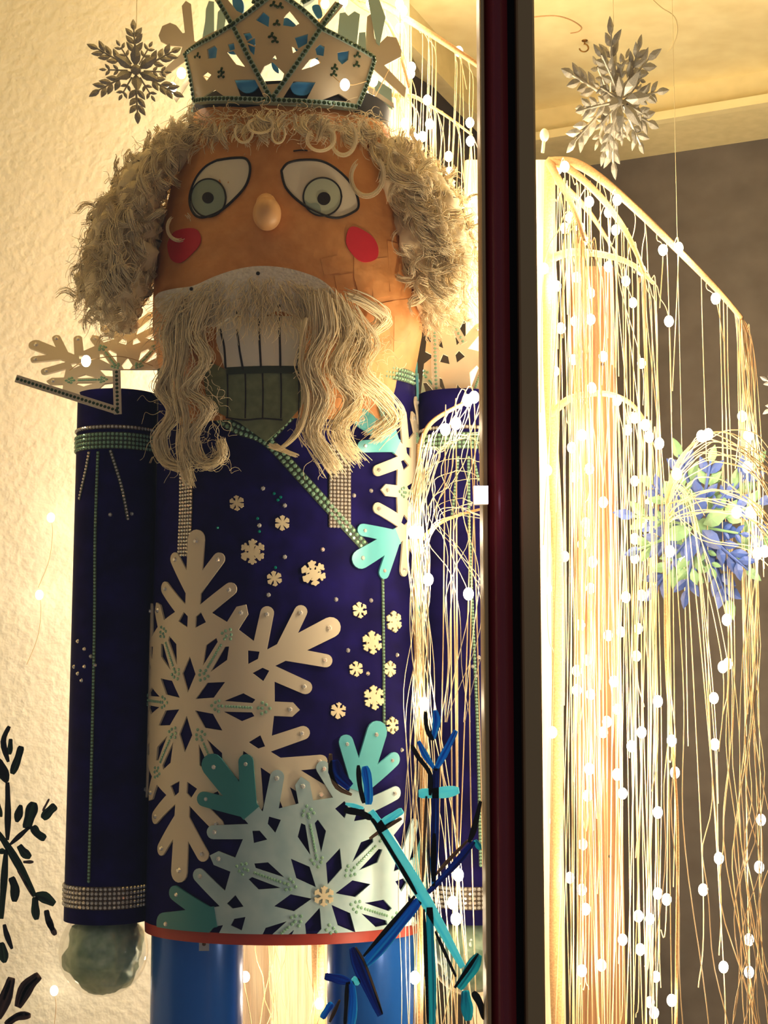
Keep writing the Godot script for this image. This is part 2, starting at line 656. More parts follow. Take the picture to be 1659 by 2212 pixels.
func build_window() -> void:
	var w := Node3D.new()
	w.name = "window_1"
	w.position = Vector3(0, FLOOR_Y, GLASS_Z)
	tag(w, "shop window of clear glass panes held by a dark bronze upright", "window", "", "structure")
	add_child(w)
	# the upright: profile in plan, swept up; it stands square to the glass
	var l := at(1043, 1106, 1.74).x
	var r := at(1167, 1106, 1.74).x
	var width := r - l
	var plan := [[0.0, -0.045], [0.0, 0.012], [0.02, 0.015], [0.07, 0.016], [0.085, 0.013]]
	var b := Buf.new()
	var fins := []
	for p in plan:
		fins.append(Vector2(l + p[0] * width, -1.75 + p[1]))
	fins.append(Vector2(l + 0.085 * width, -1.795))
	sweep_up(b, fins, FLOOR_Y, 2.6)
	var fins2 := [Vector2(l + 0.67 * width, -1.795), Vector2(l + 0.67 * width, -1.742), Vector2(l + 0.70 * width, -1.739), Vector2(l + 0.96 * width, -1.741), Vector2(r, -1.745), Vector2(r, -1.795)]
	sweep_up(b, fins2, FLOOR_Y, 2.6)
	part("mullion_fin", b, M.fin, w)
	b = Buf.new()
	var bead := [Vector2(l + 0.085 * width, -1.79), ]
	for i in 13:
		var t := float(i) / 12
		bead.append(Vector2(l + lerpf(0.085, 0.51, t) * width, -1.745 + 0.016 * sin(PI * t)))
	bead.append(Vector2(l + 0.51 * width, -1.79))
	sweep_up(b, bead, FLOOR_Y, 2.6)
	tag(part("mullion_bead", b, M.bead, w), "rounded centre of the upright, red street reflection put into its colour")
	b = Buf.new()
	b.box(Vector3(l + 0.50 * width, FLOOR_Y, -1.795), Vector3(l + 0.68 * width, 2.6, -1.768))  # black strip added as the shade of the groove
	tag(part("shade_strip", b, M.black, w), "black strip for the shade in the groove of the upright")
	for k in 2:
		b = Buf.new()
		var x0 := -1.58 if k == 0 else r - 0.004
		var x1 := l + 0.004 if k == 0 else 2.58
		b.quad(Vector3(x0, FLOOR_Y, GLASS_Z + 0.003), Vector3(x1, FLOOR_Y, GLASS_Z + 0.003), Vector3(x1, 2.55, GLASS_Z + 0.003), Vector3(x0, 2.55, GLASS_Z + 0.003), Vector3(0, 0, 1))
		for x in [x0, x1]:
			b.quad(Vector3(x, FLOOR_Y, GLASS_Z - 0.003), Vector3(x, FLOOR_Y, GLASS_Z + 0.003), Vector3(x, 2.55, GLASS_Z + 0.003), Vector3(x, 2.55, GLASS_Z - 0.003), Vector3(x - (x0 + x1) * 0.5, 0, 0))
		part("pane", b, M.glass, w)
	b = Buf.new()
	b.box(Vector3(-1.7, 2.55, -1.83), Vector3(2.7, 3.05, -1.68))
	part("head_frame", b, M.facade, w)
	b = Buf.new()
	b.box(Vector3(-1.7, -0.1, -1.83), Vector3(2.7, FLOOR_Y, -1.66))
	part("sill", b, M.facade, w)


func sweep_up(b: Buf, plan: Array, y0: float, y1: float) -> void:
	var mid := Vector2.ZERO
	for p in plan:
		mid += p / plan.size()
	for i in plan.size():
		var a: Vector2 = plan[i]
		var c: Vector2 = plan[(i + 1) % plan.size()]
		var o := (a + c) * 0.5 - mid
		b.quad(Vector3(a.x, y0, a.y), Vector3(c.x, y0, c.y), Vector3(c.x, y1, c.y), Vector3(a.x, y1, a.y), Vector3(o.x, 0, o.y))


func build_planks() -> void:
	# px left, px right, top py, depth, label
	var specs := [
		[1012, 1214, 345, 2.86, "tall whitewashed plank standing directly right of the dark window post"],
		[1244, 1342, 575, 2.98, "tall tan wooden plank behind the wire tree, second to the right of the window post"],
		[588, 716, 1500, 2.80, "whitewashed plank seen between the two blue legs, in front of the greyer one"],
		[500, 600, 1500, 2.88, "greyer whitewashed plank close behind the left blue leg"],
	]
	for s in specs:
		var l := at(s[0], 1500, s[3])
		var r := at(s[1], 1500, s[3])
		var top := at(s[0], s[2], s[3]).y
		var t := thing("wooden_plank", s[4], "plank", Vector3((l.x + r.x) * 0.5, FLOOR_Y, -s[3] - 0.011), "upright planks behind the light trees")
		var b := Buf.new()
		var m := 0.004
		var z0: float = -s[3] - 0.022
		var z1: float = -s[3]
		var plan := [Vector2(l.x, z0), Vector2(l.x, z1 - m), Vector2(l.x + m, z1), Vector2(r.x - m, z1), Vector2(r.x, z1 - m), Vector2(r.x, z0)]
		sweep_up(b, plan, FLOOR_Y, top)
		b.quad(Vector3(l.x, top, z0), Vector3(r.x, top, z0), Vector3(r.x, top, z1 - m), Vector3(l.x, top, z1 - m), Vector3.UP)
		part("board", b, M.plank_tan if s[0] == 1244 else M.plank, t)
		for k in 2:
			var n := Buf.new()
			var spot := Vector3(lerpf(l.x, r.x, 0.7), lerpf(FLOOR_Y, top, [0.42, 0.9][k]), z1)
			n.ball(spot, Vector3(0.0035, 0.0035, 0.0012), 5, 8)
			part("nail_head", n, M.bronze_ribbon, t)


# ------------------------------------------------------------------ the figure

func lathe(b: Buf, d: Drum, y0: float, y1: float, rows: int, segs: int, h := 0.0) -> void:
	var first := b.v.size()
	for i in rows + 1:
		var y := lerpf(y0, y1, float(i) / rows)
		for s in segs:
			var th := TAU * s / segs
			var p := d.point(th, y, h)
			var slope := (d.a(y + 0.004) - d.a(y - 0.004)) / 0.008
			b.vert(p, Vector3(sin(th) * d.flat, -slope * d.flat, cos(th)).normalized())
	for i in rows:
		for s in segs:
			var a := first + i * segs + s
			var e := first + i * segs + (s + 1) % segs
			b.face(a, e, e + segs)
			b.face(a, e + segs, a + segs)


func disc(b: Buf, d: Drum, y: float, out: Vector3, h := 0.0) -> void:
	var mid := b.vert(Vector3(d.axis(y), y, d.cz), out)
	var ring := []
	for s in 48:
		ring.append(b.vert(d.point(TAU * s / 48, y, h), out))
	for s in 48:
		b.face(mid, ring[s], ring[(s + 1) % 48])


func patch(called: String, drum: Drum, pts: Array, m: Material, parent: Node3D, thick := 0.0012, lift := 0.0, smooth := true) -> MeshInstance3D:
	var poly := traced(drum, pts)
	if smooth:
		poly = spline2(Array(poly), 5)
	var b := Buf.new()
	b.plate([poly], [], drum.angular, lift - 0.0004, lift + thick, 0.008)
	return part(called, b, m, parent)


func line_on(called: String, drum: Drum, pts: Array, width: float, m: Material, parent: Node3D, lift := 0.0015) -> MeshInstance3D:
	var w := []
	for p in pts:
		var q := on(drum, p[0], p[1])
		w.append(drum.angular(q.x, q.y, lift))
	var b := Buf.new()
	b.tube(spline(w, 6), width, width, 5, Color.WHITE, true)
	return part(called, b, m, parent)


# a ribbon of rhinestones laid along a path on a drum
func ribbon(called: String, drum: Drum, pts: Array, rows: int, pitch: float, backing: Material, gem: Material, parent: Node3D, closed_angles := [], lift := 0.0012) -> MeshInstance3D:
	var path := []
	if closed_angles:
		for i in 61:
			path.append(Vector2(lerpf(closed_angles[0], closed_angles[1], i / 60.0), closed_angles[2]))
	else:
		var w := []
		for p in pts:
			var q := on(drum, p[0], p[1])
			w.append(Vector3(q.x, q.y, 0))
		for p in spline(w, 10):
			path.append(Vector2(p.x, p.y))
	var back := Buf.new()
	var gems := Buf.new()
	var total := 0.0
	var half := rows * pitch * 0.5
	var frames := []
	for i in path.size():
		var p := drum.angular(path[i].x, path[i].y, lift)
		var q := drum.angular(path[mini(i + 1, path.size() - 1)].x, path[mini(i + 1, path.size() - 1)].y, lift)
		var o := drum.angular(path[maxi(i - 1, 0)].x, path[maxi(i - 1, 0)].y, lift)
		var out := (drum.angular(path[i].x, path[i].y, lift + 0.01) - p).normalized()
		var t := (q - o).normalized()
		frames.append([p, t, out, t.cross(out).normalized()])
	for i in frames.size() - 1:
		var f: Array = frames[i]
		var g: Array = frames[i + 1]
		back.quad(f[0] - f[3] * half, g[0] - g[3] * half, g[0] + g[3] * half, f[0] + f[3] * half, f[2])
		back.quad(f[0] - f[3] * half - f[2] * lift, g[0] - g[3] * half - g[2] * lift, g[0] - g[3] * half, f[0] - f[3] * half, -f[3])
		back.quad(f[0] + f[3] * half - f[2] * lift, g[0] + g[3] * half - g[2] * lift, g[0] + g[3] * half, f[0] + f[3] * half, f[3])
	var next := pitch * 0.5
	for i in frames.size() - 1:
		var seg: float = frames[i][0].distance_to(frames[i + 1][0])
		while next <= total + seg:
			var t := (next - total) / maxf(seg, 1e-6)
			var p: Vector3 = frames[i][0].lerp(frames[i + 1][0], t)
			var out: Vector3 = frames[i][2].lerp(frames[i + 1][2], t).normalized()
			var side: Vector3 = frames[i][3]
			for r in rows:
				var tilt := (out + Vector3(rng.randf_range(-0.12, 0.12), rng.randf_range(-0.12, 0.12), 0)).normalized()
				gems.gem(p + side * ((r - (rows - 1) * 0.5) * pitch), tilt, pitch * 0.46)
			next += pitch
		total += seg
	var o := part(called, back, backing, parent)
	part("rhinestone_rows", gems, gem, o if parent.get_parent() == self else parent, "stuff")
	return o


func flake_shape(radius: float, turn: float) -> Dictionary:
	var plate := PackedVector2Array()
	for k in 12:
		for j in 3:
			var a := deg_to_rad(30.0 * k + 10.0 * j)
			var major := absf(fposmod(30.0 * k + 10.0 * j - 30.0 + 30.0, 60.0) - 30.0) / 30.0   # 1 on the major axes
			plate.append(Vector2(cos(a), sin(a)) * lerpf(0.525, 0.6, pow(major, 3.0)))
	var outline := plate
	var holes := []
	var tips := []
	var clusters := []
	for k in 6:
		var a := deg_to_rad(60.0 * k)               # a major axis
		var d := Vector2(cos(a), sin(a))
		var s := Vector2(-d.y, d.x)
		var arms := [capsule(d * 0.5, d * 0.94, 0.05, 0.058)]
		tips.append([d * 0.93, 0])
		for e in [-1.0, 1.0]:
			arms.append(capsule(d * 0.64 + s * e * 0.01, d * 0.83 + s * e * 0.155, 0.04, 0.037))
			arms.append(capsule(d * 0.50 + s * e * 0.035, d * 0.66 + s * e * 0.235, 0.042, 0.038))
			tips.append([d * 0.825 + s * e * 0.15, 1])
			tips.append([d * 0.655 + s * e * 0.228, 1])
			var kite := PackedVector2Array()
			for p in [[0.028, 0.434], [0.028, 0.498], [0.06, 0.524], [0.097, 0.468]]:
				kite.append(d * p[1] + s * e * p[0])
			holes.append(kite)
		holes.append(PackedVector2Array([d * 0.065, d * 0.172 + s * 0.047, d * 0.272, d * 0.172 - s * 0.047]))
		var a2 := a + deg_to_rad(30.0)
		var d2 := Vector2(cos(a2), sin(a2))
		var s2 := Vector2(-d2.y, d2.x)
		arms.append(capsule(d2 * 0.48, d2 * 0.625, 0.04, 0.04, false))
		tips.append([d2 * 0.61, 1])
		clusters.append([d2, s2])
		for e in [-1.0, 1.0]:
			var thin := PackedVector2Array()
			for p in [[0.235, 0.030], [0.345, 0.078], [0.415, 0.046], [0.40, 0.026]]:
				thin.append(d2 * p[0] + s2 * e * p[1])
			holes.append(thin)
		for arm in arms:
			var merged := Geometry2D.merge_polygons(outline, arm)
			outline = merged[0]
			for i in range(1, merged.size()):
				holes.append(merged[i])
	var basis := Transform2D(turn, Vector2.ZERO).scaled(Vector2(radius, radius))
	var moved := []
	for h in holes:
		moved.append(basis * h)
	var t2 := []
	for t in tips:
		t2.append([basis * t[0], t[1]])
	var c2 := []
	for q in clusters:
		c2.append([basis.basis_xform(q[0]), basis.basis_xform(q[1])])
	return {"outline": basis * outline, "holes": moved, "tips": t2, "clusters": c2, "turn": turn, "radius": radius}


func flake_tip(radius: float, angle: float) -> PackedVector2Array:   # the coloured end of an arm: lobe and its two branches
	var d := Vector2(cos(angle), sin(angle)) * radius
	var s := Vector2(-d.y, d.x)
	var out := capsule(d * 0.60, d * 0.945, 0.056 * radius, 0.064 * radius)
	for e in [-1.0, 1.0]:
		out = Geometry2D.merge_polygons(out, capsule(d * 0.635 + s * e * 0.01, d * 0.835 + s * e * 0.16, 0.045 * radius, 0.041 * radius))[0]
	return out


func cutout(parent: Node3D, label: String, sh: Dictionary, map: Callable, lift: float, m: Material, clip: PackedVector2Array, seen: Callable, beads := true) -> MeshInstance3D:
	var outers := [sh.outline]
	var holes: Array = sh.holes
	if clip.size():
		outers = Geometry2D.intersect_polygons(sh.outline, clip)
		var kept := []
		for h in holes:
			for q in Geometry2D.intersect_polygons(h, clip):
				kept.append(q)
		holes = kept
	var b := Buf.new()
	b.plate(outers, holes, map, lift, lift + 0.003, 0.011)
	var o := part("snowflake_cutout", b, m, parent)
	tag(o, label)
	for t in sh.tips:
		var p: Vector2 = t[0]
		if not seen.call(p):
			continue
		var w: Vector3 = map.call(p.x, p.y, lift + 0.003)
		var out: Vector3 = (map.call(p.x, p.y, lift + 0.013) - w).normalized()
		copy_of("rhinestone", gem_mesh, M.gem, o, w, facing(out).scaled_local(Vector3.ONE * (0.0045 if t[1] == 0 else 0.004)))
	if beads:
		var g := Buf.new()
		for q in sh.clusters:
			for spot in [0.205, 0.455]:
				for j in [[0, 0], [0.022, -0.02], [0.022, 0.02], [0, -0.03], [0, 0.03], [-0.02, 0], [0.044, 0]]:
					var p: Vector2 = q[0] * (spot + j[0] * (1 if spot > 0.3 else -1)) + q[1] * j[1]
					if seen.call(p):
						var w: Vector3 = map.call(p.x, p.y, lift + 0.003)
						g.gem(w, (map.call(p.x, p.y, lift + 0.013) - w).normalized(), 0.0027)
			for i in 10:
				var p: Vector2 = q[0] * (0.25 + 0.016 * i)
				if seen.call(p):
					var w: Vector3 = map.call(p.x, p.y, lift + 0.003)
					g.gem(w, (map.call(p.x, p.y, lift + 0.013) - w).normalized(), 0.0024)
		if g.v.size():
			part("bead_rows", g, M.green_gem, o, "stuff")
	return o


func small_flake_poly(r: float, turn: float, lacy: bool) -> PackedVector2Array:
	var out := PackedVector2Array()
	for i in 6:
		out.append(Vector2.from_angle(TAU * i / 6) * r * 0.3)
	for k in 6:
		var a := TAU * k / 6 + turn
		var d := Vector2.from_angle(a) * r
		var s := Vector2(-d.y, d.x)
		var bits := [capsule(d * 0.1, d * 0.9, 0.1 * r, 0.11 * r)]
		for e in [-1.0, 1.0]:
			bits.append(capsule(d * 0.62, d * 0.8 + s * e * 0.24, 0.08 * r, 0.09 * r))
			if lacy:
				bits.append(capsule(d * 0.34, d * 0.5 + s * e * 0.2, 0.06 * r, 0.07 * r))
		for q in bits:
			out = Geometry2D.merge_polygons(out, q)[0]
	return out


func build_figure() -> void:
	var z := -2.44
	torso = Drum.new()
	torso.cx = at(617, 1400, 2.44).x
	torso.cz = z
	torso.flat = 0.72
	var top := at(900, 812, 2.44).y
	var low := at(900, 1988, 2.44).y
	torso.prof = [[low, 0.2125], [lerpf(low, top, 0.6), 0.2085], [top, 0.205]]
	head = Drum.new()
	head.cx = torso.cx
	head.cz = z
	head.flat = 0.8
	for p in [[950, 0.198], [830, 0.200], [780, 0.208], [720, 0.2165], [640, 0.2165], [560, 0.211], [450, 0.197], [350, 0.178], [262, 0.157], [248, 0.152]]:
		head.prof.append([at(617, p[0], 2.44).y, p[1]])

	var fig := thing("nutcracker_figure", "tall nutcracker figure in a dark blue coat with white wool hair and snowflake cutouts", "figure", Vector3(torso.cx, FLOOR_Y, z))
	# coat: a drum with a V cut at the neck
	var b := Buf.new()
	var segs := 144
	var line := []
	for p in [[300, 806], [360, 800], [425, 830], [452, 886], [575, 952], [664, 858], [722, 800], [770, 792], [840, 797], [897, 812]]:
		line.append(on(torso, p[0], p[1]))
	var neck := func(th: float) -> float:
		var u := th * 0.2
		if u <= line[0].x:
			return line[0].y
		for k in line.size() - 1:
			if u < line[k + 1].x:
				return lerpf(line[k].y, line[k + 1].y, (u - line[k].x) / (line[k + 1].x - line[k].x))
		return line[-1].y
	for s in segs:
		var t0 := -PI + TAU * s / segs
		var t1 := -PI + TAU * (s + 1) / segs
		for i in 24:
			var q := []
			for c in [[t0, i], [t1, i], [t1, i + 1], [t0, i + 1]]:
				var y := lerpf(low, neck.call(c[0]), c[1] / 24.0)
				q.append([torso.point(c[0], y, 0), (torso.point(c[0], y, 0.01) - torso.point(c[0], y, 0)).normalized()])
			var ids := []
			for c in q:
				ids.append(b.vert(c[0], c[1]))
			b.face(ids[0], ids[1], ids[2])
			b.face(ids[0], ids[2], ids[3])
	part("coat_body", b, M.navy, fig)
	b = Buf.new()
	disc(b, torso, low + 0.004, Vector3.DOWN, -0.004)
	var rim := Drum.new()
	rim.cx = torso.cx
	rim.cz = z
	rim.flat = 0.72
	rim.prof = [[low - 0.02, 0.2125], [low, 0.2135]]
	lathe(b, rim, low - 0.013, low + 0.003, 2, 72, 0.0)
	disc(b, rim, low - 0.013, Vector3.DOWN)
	tag(part("hem_rim", b, M.red_rim, fig), "red painted rim under the coat")

	# head
	b = Buf.new()
	lathe(b, head, at(617, 940, 2.44).y, head.prof[-1][0], 36, 72)
	disc(b, head, head.prof[-1][0], Vector3.UP)
	var hd := part("head", b, M.skin, fig)
	build_face(fig, hd)

	# arms, cuffs, hands
	for s in 2:
		var arm := Drum.new()
		var t := at([256, 990][s], 855, 2.45)
		var e := at([231, 1019][s], 1985, 2.45)
		arm.cx = t.x
		arm.y0 = t.y
		arm.lean = (t.x - e.x) / (t.y - e.y)
		arm.cz = -2.45
		arm.prof = [[e.y, 0.0660], [t.y, 0.0645]]
		b = Buf.new()
		lathe(b, arm, e.y, t.y, 12, 40)
		disc(b, arm, t.y, Vector3.UP)
		disc(b, arm, e.y, Vector3.DOWN)
		var am := part("arm", b, M.navy, fig)
		tag(am, ["dark sleeve in shadow, left in the photo", "blue lit sleeve beside the window post"][s])
		var yb := at([250, 993][s], 952, 2.39).y
		ribbon("shoulder_band", arm, [], 4, 0.0066, M.ribbon, M.green_gem, am, [-0.2 * 1.7, 0.2 * 1.7, yb])
		ribbon("shoulder_edging", arm, [], 1, 0.0062, M.bronze_ribbon, M.gem, am, [-0.2 * 1.7, 0.2 * 1.7, yb + 0.0215])
		var yc := at([229, 1019][s], 1940, 2.39).y
		ribbon("cuff_band", arm, [], 5, 0.0068, M.bronze_ribbon, M.gem, am, [-0.2 * 1.75, 0.2 * 1.75, yc])
		var lines: Array = [[[[212, 975], [206, 1150], [205, 1300], [203, 1430], [197, 1700], [192, 1905]], [[238, 972], [262, 1050], [276, 1122]], [[193, 975], [185, 1020], [172, 1080]]],
			[[[1012, 985], [1014, 1150], [1024, 1400], [1032, 1600], [1038, 1870]], [[990, 985], [984, 1050], [976, 1122]], [[1022, 990], [1034, 1040]]]][s]
		for ln in lines:
			ribbon("bead_line", arm, ln, 1, 0.0052, M.ribbon, M.green_gem if ln.size() > 3 or s == 1 else M.gem, am)
		for g in [[[238, 1112], [285, 1110], [168, 1385], [182, 1402], [196, 1418], [205, 1437], [182, 1440], [176, 1470], [168, 1455], [160, 1440]], [[1000, 1100], [995, 1110], [1016, 1090], [1022, 1440], [1034, 1420], [1028, 1460]]][s]:
			var q := on(arm, g[0], g[1])
			var w := arm.angular(q.x, q.y, 0.0)
			var out := (arm.angular(q.x, q.y, 0.01) - w).normalized()
			copy_of("rhinestone", gem_mesh, M.gem, am, w, facing(out).scaled_local(Vector3.ONE * 0.0034))
		var hand := at([224, 1022][s], 2053, 2.45)
		b = Buf.new()
		b.ball(hand, Vector3.ONE * 0.069, 24, 36)
		var ball := part("glass_ball_hand", b, M.ball_glass, fig)
		tag(ball, "clear glass ball with green film inside, in place of a hand")
		b = Buf.new()
		var wob := FastNoiseLite.new()
		wob.seed = 5 + s
		wob.frequency = 14.0
		b.ball(hand, Vector3.ONE * 0.06, 28, 40)
		for i in b.v.size():
			var d := b.v[i] - hand
			b.v[i] = hand + d * (1.0 + 0.30 * wob.get_noise_3dv(b.v[i]))
			b.n[i] = (d.normalized() + Vector3(wob.get_noise_3dv(d * 3.0), wob.get_noise_3dv(d * 3.0 + Vector3.ONE), 0) * 0.9).normalized()
		part("crumpled_film", b, M.ball_film, ball)

	# legs
	for s in 2:
		var leg := Drum.new()
		var t := at([427, 806][s], 2015, 2.43)
		leg.cx = t.x
		leg.cz = -2.43
		leg.prof = [[FLOOR_Y, 0.0705], [low, 0.0705]]
		b = Buf.new()
		lathe(b, leg, FLOOR_Y, low - 0.013, 6, 48)
		part("leg", b, M.blue_leg, fig)
		if s == 0:
			var q := on(leg, 441, 2033)
			b = Buf.new()
			var w := leg.angular(q.x, q.y, 0.0)
			b.box(w + Vector3(-0.0075, -0.014, -0.002), w + Vector3(0.0075, 0.016, 0.0015))
			b.box(w + Vector3(-0.0075, 0.0135, -0.0005), w + Vector3(0.0075, 0.016, 0.02))
			var br := part("angle_bracket", b, M.steel, fig)
			b = Buf.new()
			b.ball(w + Vector3(0, -0.004, 0.0015), Vector3(0.003, 0.003, 0.0012), 6, 10)
			part("screw", b, M.bronze_ribbon, br)

	build_coat_trim(fig, low)
	build_hair(fig)
	build_epaulettes(fig)


func build_face(fig: Node3D, hd: Node3D) -> void:
	var eyes := [
		[[470, 347], [505, 342], [532, 344], [541, 365], [532, 400], [505, 432], [470, 460], [432, 470], [414, 450], [412, 420], [425, 385], [446, 360]],
		[[608, 369], [622, 353], [655, 346], [698, 350], [736, 374], [763, 407], [774, 442], [763, 458], [725, 471], [682, 458], [644, 434], [617, 404]],
	]
	var irises := [[452, 428, 37, 41], [696, 426, 41, 41]]
	for k in 2:
		var eye := patch("eye", head, eyes[k], M.eye_white, fig)
		var ring: Array = eyes[k] + [eyes[k][0]]
		line_on("outline", head, ring, 0.0021, M.black, eye)
		var c: Array = irises[k]
		var pts := []
		var pup := []
		var edge := []
		for i in 16:
			var a := TAU * i / 16
			pts.append([c[0] + c[2] * cos(a), c[1] + c[3] * sin(a)])
			pup.append([c[0] + (-1 if k == 0 else 3) + [12, 14][k] * cos(a), c[1] + (0 if k == 0 else 4) + [12, 14][k] * sin(a)])
		edge = pts + [pts[0]]
		patch("iris", head, pts, M.iris if k == 0 else M.iris_light, eye, 0.0008, 0.0012)
		if k == 1:
			patch("iris_shade", head, [[656, 432], [668, 440], [684, 440], [692, 450], [690, 464], [672, 456]], M.iris, eye, 0.0004, 0.002)
		line_on("iris_outline", head, edge, 0.0014, M.black, eye, 0.002)
		patch("pupil", head, pup, M.black, eye, 0.0008, 0.002)
	var cheeks := [[[383, 499], [421, 494], [435, 513], [427, 537], [394, 567], [372, 561], [364, 532], [370, 513]],
		[[752, 496], [768, 491], [801, 510], [815, 534], [812, 559], [785, 567], [763, 553], [747, 526]]]
	for k in 2:
		patch("cheek_spot", head, cheeks[k], M.cheek, fig, 0.0008, 0.0014)
	line_on("brow_mark", head, [[634, 327], [650, 325], [664, 326]], 0.0011, M.black, fig)
	# nose: a turned wooden ball with a smaller knob above
	var q := on(head, 578, 470)
	var w := head.angular(q.x, q.y, 0.0)
	var b := Buf.new()
	b.ball(w + Vector3(0, 0.002, 0.012), Vector3(0.0215, 0.0255, 0.024), 16, 24)
	b.ball(w + Vector3(-0.002, 0.018, 0.004), Vector3(0.016, 0.018, 0.018), 12, 20)
	part("nose", b, M.nose, fig)
	# pasted paper patches and torn edges on the right cheek
	var pastes := [
		[[692, 560], [728, 552], [732, 590], [700, 594]], [[722, 596], [760, 590], [764, 622], [728, 628]], [[764, 500], [800, 520], [806, 600], [776, 640], [764, 600]],
		[[800, 560], [836, 556], [842, 640], [806, 646]], [[700, 620], [742, 630], [744, 660], [712, 664]], [[800, 660], [850, 650], [846, 760], [792, 770]],
		[[846, 650], [890, 644], [886, 720], [850, 760]], [[836, 520], [868, 530], [872, 620], [842, 630]], [[740, 640], [800, 640], [786, 700], [746, 690]], [[690, 700], [720, 690], [742, 750], [700, 760]]]
	for i in pastes.size():
		patch("pasted_paper", head, pastes[i], M.skin, hd, 0.0005 + 0.0004 * (i % 3), 0.0, false)
	# mouth: teeth above, grey-green lower jaw with its own teeth
	var upper := [[470, 690], [655, 685], [662, 740], [650, 796], [488, 798], [470, 740]]
	var um := patch("upper_teeth", head, upper, M.tooth, fig, 0.004, 0.0, false)
	for ln in [[[478, 712], [487, 750], [490, 797]], [[514, 712], [520, 760], [527, 800]], [[560, 690], [562, 740], [565, 795]], [[602, 682], [605, 740], [606, 795]], [[650, 720], [646, 760], [642, 796]]]:
		line_on("tooth_gap", head, ln, 0.0017, M.black, um, 0.0042)
	var jaw := patch("lower_jaw", head, [[436, 772], [490, 800], [645, 798], [664, 790], [668, 858], [620, 915], [575, 955], [520, 915], [450, 880]], M.jaw, fig, 0.003, 0.0, false)
	for x in [493, 531, 568, 607, 645]:
		line_on("tooth_gap", head, [[x, 806], [x + 1, 850], [x, 904]], 0.0011, M.black, jaw, 0.0034)
	line_on("jaw_line", head, [[490, 903], [530, 908], [568, 905], [610, 908]], 0.0012, M.black, jaw, 0.0034)
	patch("mouth_gap", head, [[492, 795], [640, 792], [640, 808], [492, 810]], M.ribbon, jaw, 0.005, 0.0, false)


